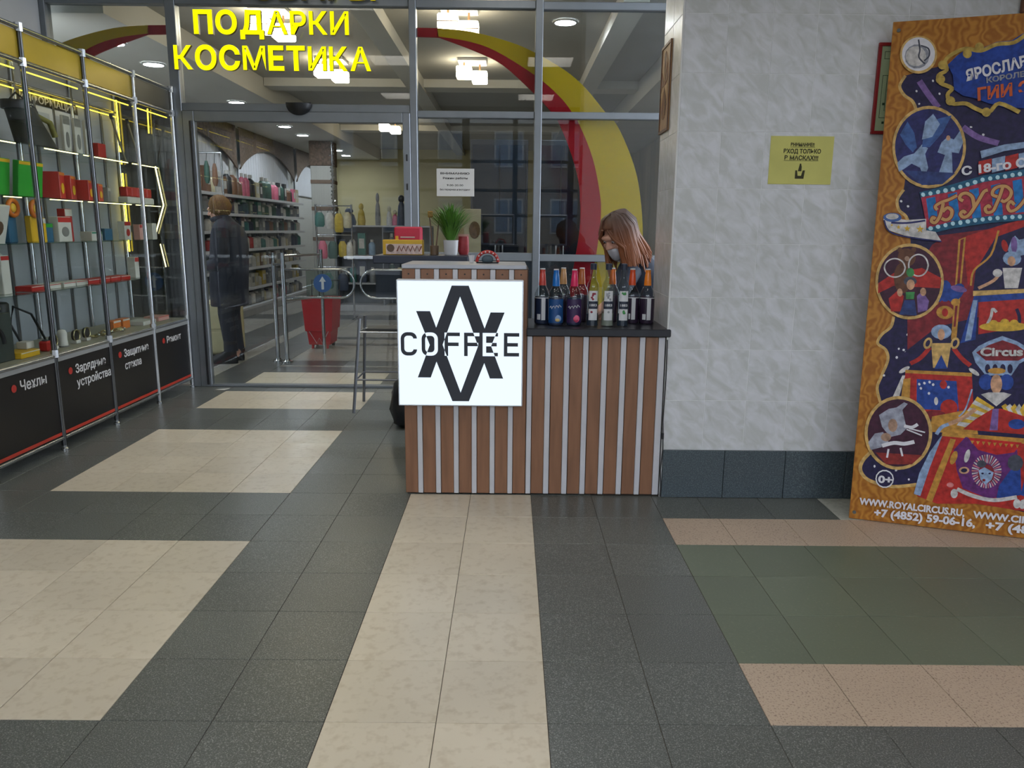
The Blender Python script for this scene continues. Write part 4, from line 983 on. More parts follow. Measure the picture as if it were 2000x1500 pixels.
# ---- barista bending over the counter
pb = thing('person', 'barista with long auburn hair and lowered white mask behind the bottles', 'person', (.70, 4.36, 0))
HB = Matrix.Translation((-.112, -.12, 1.272)) @ Matrix.Rotation(math.radians(-52), 4, 'Z') @ Matrix.Rotation(math.radians(28), 4, 'X')
mb = MB()
head_parts(mb, HB)
limb(mb, [(.0, -.01, 1.09), (-.05, -.07, 1.15), (-.09, -.105, 1.21)], [.06, .05, .05])
limb(mb, [(.10, .06, .80), (.075, .04, .92), (.03, .0, 1.05)], [.13, .115, .105])
for s_ in (-1, 1):
    limb(mb, [(.10 + .0, .06 + s_ * .08, .80), (.07, .05 + s_ * .09, .45), (.10, .06 + s_ * .09, .08)], [.08, .056, .04])
    limb(mb, [(.10, .06 + s_ * .09, .045), (-.05, .02 + s_ * .11, .03)], [.036, .028])
    limb(mb, [(.03 + s_ * .08, -.02 + s_ * .11, 1.07), (-.05 + s_ * .09, -.16 + s_ * .13, .94), (-.17 + s_ * .04, -.31 + s_ * .03, .90)], [.047, .039, .028])
    hand(mb, (-.175 + s_ * .04, -.315 + s_ * .03, .90), (-.7, -.6, -.3), (.6 * -s_, .7 * s_, 0), (0, 0, -1))
remeshed('body', mb, .005, skin, pb)
eyes(HB, pb)
top_m = mat('top_dark', (26, 36, 54), .75, 0, .12, 14)
def lring(c, rx, ry, ax, n_=22):
    """ring around direction ax"""
    d = Vector(ax).normalized(); u = d.cross(Vector((0, 1, 0))).normalized(); w = d.cross(u)
    return [Vector(c) + u * rx * math.cos(2 * PI * i / n_) + w * ry * math.sin(2 * PI * i / n_) for i in range(n_)]
mb = MB(); mb.ring([lring((.105, .06, .72), .155, .17, (0, 0, 1)), lring((.095, .055, .85), .14, .15, (-.15, -.1, 1)), lring((.065, .03, .97), .135, .16, (-.3, -.25, 1)), lring((.03, .0, 1.06), .12, .175, (-.4, -.35, 1)), lring((.0, -.02, 1.115), .095, .13, (-.5, -.45, 1)), lring((-.025, -.045, 1.14), .068, .075, (-.6, -.5, 1))], 0, False, False)
mb.build('top', top_m, pb, 70)
for s_ in (-1, 1):
    MB().tube([(.03 + s_ * .075, -.02 + s_ * .10, 1.08), (-.01 + s_ * .09, -.09 + s_ * .125, 1.01), (-.05 + s_ * .09, -.16 + s_ * .13, .94), (-.11 + s_ * .065, -.235 + s_ * .08, .92)], [.068, .06, .052, .045], 14).build('sleeve', top_m, pb, 70)
    MB().tube([(.10, .06 + s_ * .08, .80), (.07, .05 + s_ * .09, .45), (.10, .06 + s_ * .09, .06)], [.1, .07, .06], 14).build('trouser_leg', mat('trouser_dark', (28, 32, 44), .8), pb, 70)
    mbb = MB(); mbb.ring([[(.03 + rx * math.cos(a), .04 + s_ * .1 + ry * math.sin(a), z) for a in [2 * PI * i / 16 for i in range(16)]] for z, rx, ry in ((0, .13, .045), (.04, .13, .045), (.08, .09, .045))]); mbb.build('shoe', white_pl, pb, 60)
auburn, ant, ab = _new('hair_auburn')
atc = ant.nodes.new('ShaderNodeTexCoord'); asp = ant.nodes.new('ShaderNodeSeparateXYZ'); ant.links.new(atc.outputs['Object'], asp.inputs[0])
amr = ant.nodes.new('ShaderNodeMapRange'); amr.inputs[1].default_value, amr.inputs[2].default_value = 1.22, 1.36; ant.links.new(asp.outputs['Z'], amr.inputs[0])
arp = ant.nodes.new('ShaderNodeValToRGB'); arp.color_ramp.elements[0].color = (*lin((140, 84, 50)), 1); arp.color_ramp.elements[1].color = (*lin((78, 56, 46)), 1)
ant.links.new(amr.outputs[0], arp.inputs[0]); ant.links.new(arp.outputs[0], ab.inputs['Base Color']); ab.inputs['Roughness'].default_value = .5
dark_root = mat('hair_root', (74, 52, 46), .6, 0, .3, 24, stretch=(5, 5, 1))
hair_cap(HB, auburn, pb, 1.10, -.06, -.10)
mb = MB()
def ell_pt(az, el, g):            # point on the skull shell, azimuth 0 = face
    return HB @ Vector((math.sin(az) * math.cos(el) * .073 * g, .012 - math.cos(az) * math.cos(el) * .092 * g, .02 + math.sin(el) * .098 * g))
for q in range(150):
    sd_ = 1 if q % 2 else -1
    az = sd_ * math.radians(38 + 142 * R.random()); g = 1.13 + .07 * R.random()
    part = ell_pt(sd_ * math.radians(20 + 140 * R.random()), math.radians(80), 1.12)
    p1 = ell_pt(az, math.radians(48), g + .02); p2 = ell_pt(az, math.radians(12), g + .05); p3 = ell_pt(az, math.radians(-25), g + .08)
    bw = max(0, -math.cos(az)); drop = .05 + .07 * R.random()
    sweep = Vector((.022 + .03 * bw, .004, -drop)) if sd_ > 0 or bw > .2 else Vector((.012, .0, -drop * .8))
    p4 = p3 + sweep; p5_ = p4 + Vector((.02 + .02 * bw, .004, -drop * .8))
    mb.tube([part, p1, p2, p3, p4, p5_], [.006, .0095, .0105, .0105, .009, .002], 5)
o = mb.build('long_hair', auburn, pb, 70)
mb = MB()
for s_ in (-1, 1):                             # fringe strands beside the face
    for q in range(7):
        p0 = HB @ Vector((s_ * (.018 + .008 * q), -.083 + .007 * q, .075 - .004 * q)); p1 = HB @ Vector((s_ * (.05 + .005 * q), -.092 + .012 * q, .03 - .004 * q)); p2 = HB @ Vector((s_ * (.072 + .002 * q), -.06 + .012 * q, -.04)); p3 = p2 + Vector((.012, 0, -.05))
        mb.tube([p0, p1, p2, p3], [.007, .009, .009, .003], 6)
mb.build('fringe', auburn, pb, 70)
mb = MB(); mk = []
for z, rx, y0_, ry in ((-.034, .046, -.03, .064), (-.05, .052, -.028, .068), (-.075, .05, -.03, .062), (-.098, .038, -.036, .05), (-.115, .022, -.04, .034)):
    mk.append([HB @ Vector((rx * math.sin(a), y0_ - ry * math.cos(a), z)) for a in [math.radians(-85 + 170 * i / 14) for i in range(15)]])
mb.ring(mk, 0, False, False, False); o = mb.build('face_mask', mat('mask_white', (190, 190, 196), .8, 0, .05), pb, 70); sd = o.modifiers.new('t', 'SOLIDIFY'); sd.thickness = .003; sd.offset = 1
for s_ in (-1, 1):
    MB().tube([HB @ Vector((s_ * .046, -.034, -.04)), HB @ Vector((s_ * .074, -.0, -.02)), HB @ Vector((s_ * .08, .028, .0))], .0018, 5).build('mask_strap', white_pl, pb)

# ================================================================== SHOP INTERIOR
# recessed round lamps in the soffits
spots = [(-3.56, 7.26, 2.9), (-3.61, 8.16, 2.9), (-3.67, 12.9, 2.9), (-3.69, 14.05, 2.9), (-3.66, 16.7, 2.9), (-3.73, 17.85, 2.9), (.474, 7.42, 3.15), (1.9, 9.2, 2.9), (-3.6, 10.5, 2.9)]
sl = ['nearest the display case', 'second from the display case', 'above the middle of the wall shelving', 'above the far end of the wall shelving', 'beyond the foil pillar', 'nearest the back wall', 'above the coffee counter arch', 'by the brown wall', 'above the near end of the wall shelving']
dl_rim = mat('downlight_rim', (200, 200, 198), .4, .3, 0); dl_g = glow('downlight', (240, 246, 255), SHOP_DOWN)
for (x, y, z), s_ in zip(spots, sl):
    t = thing('round_downlight', 'round recessed ceiling lamp ' + s_, 'lamp', (x, y, z), 0, 'round shop downlights')
    MB().lathe([(.115, -.001), (.115, -.012), (.095, -.016), (.095, -.004)], (0, 0, 0), 20, cap=False).build('rim', dl_rim, t, 40)
    MB().lathe([(.001, -.010), (.093, -.010), (.093, -.004), (.001, -.004)], (0, 0, 0), 20).build('lens', dl_g, t)
# clustered square shade lamps
pg = glow('pendant_glow', (255, 236, 205), SHOP_PEND); pf = mat('pendant_frame', (120, 90, 60), .4, .4, 0)
pp = [(-2.10, 7.15, 3.15, 'behind the letters above the door'), (-2.03, 9.1, 3.15, 'in the middle of the glass above the door'), (-.46, 7.0, 3.15, 'behind the arch tip'), (-.45, 9.1, 3.15, 'in the pane right of the door lettering'), (-2.12, 13.9, 3.15, 'seen through the door near the cream wall')]
for x, y, z, s_ in pp:
    t = thing('shade_cluster_lamp', 'lit square glass shade lamp ' + s_, 'lamp', (x, y, z), 0, 'shop shade lamps')
    MB().rbox((-.16, -.16, -.03), (.16, .16, -.001), .004).build('ceiling_plate', dl_rim, t)
    for dx, dy, dz in ((-.09, -.05, 0), (.08, .06, -.03)):
        sh = MB().rbox((dx - .085, dy - .085, -.20 + dz), (dx + .085, dy + .085, -.08 + dz), .01).build('shade', pg, t)
        MB().rbox((dx - .088, dy - .088, -.148 + dz), (dx + .088, dy + .088, -.14 + dz), .002).build('shade_band', pf, sh)
        MB().tube([(dx, dy, -.03), (dx, dy, -.08 + dz)], .01, 6).build('stem', pf, t)
# blind covered windows with brown swags on the side wall
blind = mat('blind_white', (214, 216, 222), .7, 0, .04, 4); swag_m = mat('swag_brown', (92, 74, 58), .8, 0, .45, 26)
for n_, (y0, y1) in enumerate(((9.4, 12.75), (13.2, 16.1), (16.6, 18.7))):
    w = link('window_%d' % (n_ + 2), None, None, (-4.6, y0, 1.95)); struct(w, 'shop side window behind vertical white blinds')
    L_ = y1 - y0; ns = int(L_ / .127)
    MB().box((.002, 0, 0), (.012, L_, .95)).build('pane', mat('window_day', (200, 208, 218), .4, 0, .03, 3), w)
    for q in range(ns):
        MB().box((.03, q * L_ / ns + .004, .02), (.036, (q + 1) * L_ / ns - .006, .95)).build('blind_slat', blind, w)
    sg = thing('swag_curtain', 'brown patterned swag over ' + ['the side window nearest the entrance', 'the middle side window', 'the far side window by the foil pillar'][n_], 'curtain', (-4.5, y0 - .15, 1.95))
    lo = [((L_ + .3) * i / 24, (.28 + .42 * math.sin(PI * i / 24) ** .8)) for i in range(25)]
    mbs = MB(); mbs.ring([[(0, y, z) for y, z in lo], [(.03, y, z) for y, z in lo], [(.03, y, .949) for y, z in lo], [(0, y, .949) for y, z in lo]], 0, False, False, False)
    mbs.build('swag_cloth', swag_m, sg); MB().tube([(.015, 0, .94), (.015, L_ + .3, .94)], .012, 6).build('swag_rail', alu_bright, sg)
# foil wrapped pillar
pl = struct(MB().rbox((-3.82, 15.0, 0), (-3.42, 15.45, 3.148), .01).build('wall_pillar', mat('pillar_grey', (166, 166, 160), .5, 0, .06, 4, stretch=(20, 20, .3))), 'grey boxed pillar by the shelving')
for z in (1.05, 1.62, 2.12, 2.75): MB().rbox((-3.825, 14.99, z), (-3.415, 15.46, z + .07), .004).build('band', mat('pillar_band', (104, 84, 68), .6, 0, .1), pl)
MB().rbox((-3.83, 14.98, 2.45), (-3.41, 15.47, 2.9), .01).build('cover', swag_m, pl)
gl = thing('foil_garland', 'silver foil garland hanging down the grey pillar', 'garland', (-3.40, 14.98, 1.5))
mb = MB()
for q in range(60):
    a = q * 1.9; z = 1.3 * q / 60; mb.face([(.02 * math.cos(a), .02 * math.sin(a), z), (.05 * math.cos(a + .5), .05 * math.sin(a + .5), z + .02), (.03 * math.cos(a + 1), .03 * math.sin(a + 1), z + .05)])
mb.build('foil', mat('foil_silver', (190, 190, 186), .15, .9, 0), gl); MB().tube([(0, 0, 0), (0, 0, 1.38)], .006, 6).build('cord', alu_bright, gl)
# wall shelving
shelf_w = mat('shelf_white', (172, 174, 178), .5, .1, .05)
gd = thing('wall_shelving', 'long white shop shelving unit packed with toiletries along the side wall', 'shelving', (-3.86, 9.3, 0))
GL = 5.45; gz = [.136, .398, .70, .978, 1.24, 1.48, 1.74]
MB().rbox((-.46, 0, .002), (0, GL, .115), .003).build('plinth', shelf_w, gd); MB().box((-.48, 0, .0), (-.462, GL, 2.0)).build('back_panel', mat('shelf_back', (98, 106, 112), .6, 0, .06), gd)
for z in gz:
    d = .46 if z < .2 else .40
    sh = MB().rbox((-.46, 0, z - .022), (-.46 + d, GL, z), .002).build('shelf', shelf_w, gd); MB().rbox((-.46 + d, 0, z - .035), (-.452 + d, GL, z + .004), .001).build('price_rail', mat('rail_white', (190, 192, 196), .4, 0, .1, 30), sh)
for q in range(6): MB().rbox((-.462, q * GL / 5 - .015 if q else 0, 0), (-.435, q * GL / 5 + .015, 2.0), .002).build('upright', shelf_w, gd)
ordn = ['lowest', 'second lowest', 'third lowest', 'middle', 'third highest', 'second highest', 'top']
gcol = {'white': (186, 186, 182), 'grey': (120, 124, 128), 'navy': (48, 58, 78), 'dark green': (40, 76, 66), 'teal': (56, 112, 106), 'red': (166, 36, 40), 'cream': (180, 172, 140), 'pink': (190, 96, 120), 'brown': (110, 78, 58), 'yellow': (180, 158, 60), 'black': (34, 36, 40), 'light blue': (130, 160, 186)}
gm = {k_: mat('goods_' + k_.replace(' ', '_'), c, .45, 0, .15, 25) for k_, c in gcol.items()}
pal = {6: ['dark green', 'pink', 'brown', 'cream', 'brown', 'black', 'light blue', 'white', 'black', 'pink'], 5: ['white', 'teal', 'navy', 'navy', 'grey', 'navy', 'dark green'], 4: ['dark green', 'black', 'brown', 'grey', 'navy', 'white', 'teal'], 3: ['red', 'teal', 'navy', 'cream', 'white', 'teal', 'white'], 2: ['white', 'cream', 'grey', 'brown', 'white'], 1: ['white', 'grey', 'cream', 'yellow', 'white'], 0: ['cream', 'white', 'grey', 'pink']}
def good_proto(kind, cname, w, h):
    """carton or bottle with a label and a cap"""
    mb = MB(); c = gm[cname]
    key = (kind, cname)
    if kind == 'carton':
        return [('carton', MB().rbox((-.05, -w / 2, 0), (.05, w / 2, h), .003).mesh('carton'), c), ('front_label', MB().box((.05, -w * .35, h * .3), (.0515, w * .35, h * .75)).mesh('front_label'), gm['white'] if cname != 'white' else gm['grey'])]
    return [('bottle_body', MB().lathe([(w * .42, 0), (w * .45, h * .05), (w * .45, h * .7), (w * .2, h * .84)], (0, 0, 0), 10).mesh('bottle_body', 50), c), ('cap', MB().lathe([(w * .2, h * .84), (w * .2, h), (w * .05, h)], (0, 0, 0), 8).mesh('cap', 40), gm['white'] if cname != 'white' else gm['navy'])]
cache = {}
def place_good(kind, cname, w, h, loc, label, group, rz=0):
    key = (kind, cname, round(w, 2), round(h, 2))
    if key not in cache:
        pr_ = good_proto(kind, cname, w, h)
        for nm, me, m_ in pr_: me.materials.append(m_)
        cache[key] = pr_
    t = thing('toiletry_' + kind, label, kind, loc, rz, group)
    for nm, me, m_ in cache[key]: link(nm, me, t)
ordinal = lambda n_: ['first', 'second', 'third', 'fourth', 'fifth', 'sixth', 'seventh', 'eighth', 'ninth', 'tenth', 'eleventh', 'twelfth', 'thirteenth', 'fourteenth', 'fifteenth', 'sixteenth', 'seventeenth', 'eighteenth', 'nineteenth', 'twentieth'][n_] if n_ < 20 else 'twenty-' + ['first', 'second', 'third', 'fourth', 'fifth', 'sixth', 'seventh', 'eighth', 'ninth'][n_ - 20]
for si_, z in enumerate(gz):
    y = GL - .12; q = 0
    while y > 1.05:            # the nearer end is hidden behind the door frame and the customer
        cn = R.choice(pal[si_]); kd = R.choice(('carton', 'bottle', 'bottle')); w = R.choice((.12, .15, .18)); h = R.choice((.17, .2, .22)) if si_ < 6 else R.choice((.24, .3, .34))
        if si_ < 6: h = min(h, gz[si_ + 1] - z - .05)
        place_good(kd, cn, w, h, (-3.86 - .16, 9.3 + y - w / 2, z + .001), '%s toiletry %s, %s from the pillar end of the %s wall shelf' % (cn, kd, ordinal(q), ordn[si_]), 'toiletries on the %s wall shelf' % ordn[si_])
        y -= w + R.choice((.02, .03, .06)); q += 1
# rear shelving facing the door with toys on top
g2 = thing('island_shelving', 'grey island shelf unit with toys on top facing the door', 'shelving', (-2.75, 12.1, 0))
MB().rbox((0, 0, .002), (1.5, .45, .1), .003).build('plinth', shelf_w, g2); MB().box((0, .43, .1), (1.5, .45, 1.335)).build('back_panel', mat('shelf_back', (98, 106, 112), .6), g2)
for z in (.45, .88, 1.34): MB().rbox((0, 0, z - .025), (1.5, .43, z), .002).build('shelf', shelf_w, g2)
for x in (0, .74, 1.48): MB().rbox((x, .0, .1), (x + .02, .43, 1.315), .002).build('divider', mat('shelf_div', (118, 124, 132), .5), g2)
for z, row, zn in ((.451, 'white teal navy grey white dark_green cream white navy'.split(), 'lower'), (.881, 'navy white teal light_blue white grey black'.split(), 'upper')):
    for q, cn in enumerate(row):
        cn = cn.replace('_', ' '); x = -2.66 + q * .155
        if abs(x + 2.75 - .75) < .06: continue
        place_good('bottle' if q % 2 else 'carton', cn, .12, .24 + .05 * (q % 3), (x, 12.25, z), '%s %s, %s from the left on the %s shelf of the island unit' % (cn, 'bottle' if q % 2 else 'carton', ordinal(q), zn), 'goods on the island unit', -PI / 2)
toys = [('dark blue plush bundle at the left end of the island top', 'navy', -2.55, .22, .26), ('olive flower bunch on the island top', 'yellow', -2.36, .13, .34), ('tall grey vase on the island top', 'grey', -2.10, .09, .5), ('white doll with orange hair on the island top', 'white', -1.92, .1, .3), ('pink doll on the island top', 'pink', -1.83, .1, .24)]
for lb_, cn, x, w, h in toys:
    t = thing('shelf_toy', lb_, 'toy', (x, 12.3, 1.341), 0, 'toys on the island unit')
    MB().lathe([(w * .45, 0), (w * .5, h * .2), (w * .36, h * .6), (w * .2, h * .72)], (0, 0, 0), 12).build('toy_body', gm[cn], t, 50); MB().ball((0, 0, h * .84), (w * .3, w * .3, h * .16)).build('toy_head', gm['cream' if cn in ('white', 'pink') else cn], t, 60)
for q, x in enumerate((-1.72, -1.56)):
    t = thing('dark_garment_doll', ['slim doll in a dark hooded cape left of the door post', 'doll in a beige coat with dark hood beside the door post'][q], 'doll', (x, 12.25, 1.341), 0, 'toys on the island unit')
    MB().lathe([(.075, 0), (.07, .1), (.05, .3), (.03, .36)], (0, 0, 0), 12).build('coat', gm['navy' if q == 0 else 'cream'], t, 60); MB().ball((0, 0, .41), (.05, .05, .06)).build('hood', gm['black'], t, 60)
# hanging goods rack in the aisle
rk = thing('hanging_rack', 'metal rack hung with colourful bags and plush goods', 'rack', (-2.75, 11.0, 0))
for x in (0, .5): MB().tube([(x, 0, 0), (x, 0, 1.62)], .014, 8).build('post', chrome, rk, 60)
for z in (.75, 1.2, 1.6): MB().tube([(0, 0, z), (.5, 0, z)], .008, 8).build('bar', chrome, rk, 60)
for x in (0, .5): MB().tube([(x, -.2, .015), (x, .2, .015)], .014, 8).build('foot', chrome, rk, 60)
hang = [('teal', .06, 1.36, .14, .2), ('white', .2, 1.34, .12, .22), ('yellow', .33, 1.3, .13, .26), ('cream', .45, 1.35, .12, .22), ('pink', .09, .93, .13, .25), ('dark green', .23, .93, .14, .24), ('yellow', .37, .95, .12, .22), ('white', .47, .92, .1, .24), ('teal', .15, .5, .15, .22), ('navy', .36, .48, .16, .24)]
lv = {1: 'upper bar', 0: 'middle bar'}
for cn, x, z, w, h in hang:
    t = thing('hanging_bag', '%s hanging bag on the %s of the aisle rack' % (cn, 'upper bar' if z > 1.2 else 'middle bar' if z > .7 else 'lower bar'), 'bag', (-2.75 + x, 10.97, z - h * .25), 0, 'bags on the aisle rack')
    MB().ring([[(w * .5 * s_ * math.cos(a), .035 * s_ * math.sin(a) - .01, zz) for a in [2 * PI * i / 12 for i in range(12)]] for zz, s_ in ((0, .75), (.03, 1), (h * .75, .95), (h, .5))]).build('pouch', gm[cn], t, 60)
    MB().tube([(-.03, -.01, h), (0, .015, h + .07), (.03, -.01, h)], .004, 6).build('hang_loop', gm['black'], t)
# hanging brown pouches near the first window
hr = thing('hook_rail_stand', 'tall stand with a hook rail near the entrance side wall', 'stand', (-4.05, 9.0, 0))
for x in (0, .75): MB().tube([(x, 0, 0), (x, 0, 2.12)], .012, 8).build('post', alu_bright, hr, 60)
MB().tube([(0, 0, 2.12), (.75, 0, 2.12)], .01, 8).build('rail', alu_bright, hr, 60)
for x in (0, .75): MB().tube([(x, -.2, .012), (x, .2, .012)], .012, 8).build('foot', alu_bright, hr, 60)
for q in range(8):
    t = thing('leather_pouch', '%s leather pouch, %s from the left on the hook rail stand' % ('brown' if q % 2 else 'dark green', ordinal(q)), 'pouch', (-4.0 + .09 * q, 8.97, 1.78 - .03 * (q % 3)), 0, 'pouches on the hook rail')
    MB().ring([[(.035 * s_ * math.cos(a), .02 * s_ * math.sin(a), zz) for a in [2 * PI * i / 10 for i in range(10)]] for zz, s_ in ((0, .5), (.05, 1), (.2, .8), (.25, .4))]).build('pouch', gm['brown' if q % 2 else 'dark green'], t, 60)
    MB().tube([(0, 0, .25), (0, .03, .345 + .03 * (q % 3))], .004, 6).build('cord', gm['black'], t)
# cream cabinet beside the customer
cb = thing('low_cabinet', 'low cream cabinet beside the customer', 'cabinet', (-3.12, 7.62, 0))
MB().rbox((0, 0, .03), (.3, .45, .56), .02).build('body', mat('cabinet_cream', (186, 178, 138), .5, 0, .05), cb); MB().rbox((.02, -.008, .06), (.28, -.001, .26), .006).build('drawer', mat('cabinet_cream', (186, 178, 138), .5), cb); MB().rbox((.02, -.008, .29), (.28, -.001, .53), .006).build('drawer', mat('cabinet_cream', (186, 178, 138), .5), cb); MB().box((.01, .01, 0), (.29, .44, .03)).build('plinth', black_pl, cb)
# red shopping baskets
bk = thing('wheeled_basket', 'red wheeled shopping basket standing in the shop entrance', 'basket', (-2.08, 8.42, 0))
redb = mat('basket_red', (190, 32, 42), .4, 0, .06)
def tap(z, hx, hy): return [(-hx, -hy, z), (hx, -hy, z), (hx, hy, z), (-hx, hy, z)]
MB().ring([tap(.045, .115, .16), tap(.19, .128, .18), tap(.20, .145, .19), tap(.52, .165, .21), tap(.545, .172, .216)], 0, True, False).build('tub', redb, bk)
for x in (-.09, .09):
    mbw = MB(); mbw.ring([[(x + dx, .1 + .04 * math.cos(a), .04 + .04 * math.sin(a)) for a in [2 * PI * i / 14 for i in range(14)]] for dx in (-.012, .012)]); mbw.build('wheel', black_pl, bk, 40)
for x in (-.08, .08): MB().rbox((x - .012, -.15, 0), (x + .012, -.12, .045), .003).build('foot', redb, bk)
MB().tube([(-.155, .2, .545), (-.155, .22, .72), (.155, .22, .72), (.155, .2, .545)], .008, 8).build('handle', black_pl, bk, 60)
MB().tube([(-.11, -.183, .205), (-.03, -.165, .06), (.0, -.17, .12), (.03, -.165, .06), (.11, -.183, .205)], .003, 5).build('wire_mark', white_pl, bk)
# turnstile gate
ts = thing('entry_gate', 'chrome entry gate with swing arm and round blue arrow sign', 'gate', (-2.24, 7.43, 0))
for x, y in ((-.055, .03), (.05, -.025)):
    MB().tube([(x, y, .01), (x, y, 1.06)], .021, 12).build('post', chrome, ts, 60); MB().lathe([(.055, 0), (.055, .012), (.03, .02), (.026, .03)], (x, y, 0), 16).build('floor_flange', chrome, ts, 40)
MB().tube([(.29, .5, .0), (.29, .5, 1.08)], .018, 12).build('post', chrome, ts, 60)
for z in (.60, 1.03): MB().tube([(.05, 0, z), (.29, .5, z)], .012, 8).build('rail', chrome, ts, 60)
MB().tube([(-.05, 0, .95), (.05, 0, .95)], .012, 8).build('collar', chrome, ts, 60)
arm = [(.06, -.03, .905), (.60, -.03, .905)] + [(.60 + .135 * math.sin(a), -.03, .77 + .135 * math.cos(a)) for a in [PI * i / 12 for i in range(1, 12)]] + [(.60, -.03, .635), (.06, -.03, .635)]
MB().tube(arm, .011, 10).build('swing_arm', chrome, ts, 60)
MB().rbox((.27, -.035, .645), (.58, -.03, .895), .002).build('sign_plate', glass('gate_plate', (.72, .78, .74), 1.5), ts)
mb = MB(); mb.ring([[(.43 + .088 * math.cos(a), y, .775 + .088 * math.sin(a)) for a in [2 * PI * i / 28 for i in range(28)]] for y in (-.036, -.039)]); ds = mb.build('sign_disc', mat('sign_blue', (20, 84, 150), .4, 0, .03), ts)
MB().prism([(.418, .715), (.442, .715), (.442, .79), (.462, .79), (.43, .84), (.398, .79), (.418, .79)], -.0415, -.0392).build('arrow', white_pl, ds)
g3 = thing('exit_gate', 'chrome exit gate arm with dark plate beside the counter', 'gate', (-.85, 7.43, 0))
MB().tube([(0, 0, .01), (0, 0, 1.06)], .021, 12).build('post', chrome, g3, 60); MB().lathe([(.055, 0), (.055, .012), (.03, .02)], (0, 0, 0), 16).build('floor_flange', chrome, g3, 40)
arm2 = [(-.02, -.03, .905), (-.46, -.03, .905)] + [(-.46 - .135 * math.sin(a), -.03, .77 + .135 * math.cos(a)) for a in [PI * i / 12 for i in range(1, 12)]] + [(-.46, -.03, .635), (-.02, -.03, .635)]
MB().tube(arm2, .011, 10).build('swing_arm', chrome, g3, 60); MB().rbox((-.45, -.036, .642), (-.1, -.03, .90), .002).build('sign_plate', dark_navy, g3)
# cash desk seen through the pane right of the door
cd = thing('cash_desk', 'dark cash desk behind the pane right of the door', 'desk', (-.7, 6.75, 0))
MB().rbox((0, 0, .02), (1.5, .5, 1.04), .005).build('body', mat('desk_dark', (58, 66, 78), .5, 0, .08), cd); MB().rbox((-.02, -.02, 1.04), (1.52, .52, 1.07), .004).build('top', dark_navy, cd); MB().box((.02, .02, 0), (1.48, .48, .02)).build('plinth', black_pl, cd)
for q, x in enumerate((-.12, .35)):
    t = thing('till_monitor', ['black till monitor nearest the white notice', 'black till monitor nearest the red arch'][q], 'monitor', (x, 6.95, 1.071), 0, 'till monitors')
    MB().rbox((-.15, -.015, .09), (.15, .015, .36), .006).build('screen', dark_navy, t); MB().tube([(0, .02, .01), (0, .02, .2)], .018, 8).build('neck', black_pl, t, 60); MB().rbox((-.09, -.06, 0), (.09, .08, .012), .004).build('base', black_pl, t)
    MB().box((-.135, -.0162, .105), (.135, -.0152, .345)).build('display', mat('screen_off', (16, 20, 28), .1, 0, 0), t)
fr_m = mat('cabinet_frame_dark', (44, 50, 58), .35, .3, .08)
for q, (x, w) in enumerate(((-.40, .56), (.24, .48))):  # added dark bodies standing in for the dark reflection in these panes
    t = thing('tall_glass_cabinet', ['tall dark glass cabinet behind the till monitor by the white notice', 'tall dark glass cabinet behind the red arch'][q], 'cabinet', (x, 7.7, 0), 0, 'tall dark cabinets')
    MB().rbox((0, 0, .08), (w, .5, 2.15), .006).build('carcass', fr_m, t); MB().box((.02, .02, 0), (w - .02, .48, .08)).build('plinth', black_pl, t)
    for x0, x1 in ((.02, w / 2 - .006), (w / 2 + .006, w - .02)):
        d = MB().rbox((x0, -.02, .12), (x1, -.002, 2.1), .003).build('door', mat('dark_door_glass', (26, 34, 46), .06, 0, 0), t)
        MB().tube([(x1 - .03 if x0 < .1 else x0 + .03, -.035, .95), (x1 - .03 if x0 < .1 else x0 + .03, -.035, 1.35)], .007, 8).build('handle', chrome, d, 60)
t = thing('advert_card', 'beige advertising card with brown hair swatch behind the pane', 'card', (-.34, 6.82, 1.071))
MB().rbox((-.075, 0, 0), (.075, .01, .40), .002).build('card', mat('card_beige', (186, 172, 140), .6, 0, .05), t); MB().ball((.02, -.004, .22), (.05, .006, .075)).build('swatch', mat('swatch_brown', (104, 74, 46), .7, 0, .3, 30), t, 60); MB().rbox((-.07, .01, 0), (.07, .08, .01), .002).build('foot', cols['brown'], t)
t = thing('paper_scrap', 'small torn white paper scrap on the floor by the shop door', 'paper', (-2.33, 6.07, 0))
mb = MB(); mb.face([(-.06, -.01, .002), (.02, -.03, .003), (.05, .015, .012), (-.01, .02, .003)]); mb.face([(.02, -.03, .003), (.06, -.025, .015), (.05, .015, .012)]); o = mb.build('sheet', paper_w, t); sd = o.modifiers.new('t', 'SOLIDIFY'); sd.thickness = .001
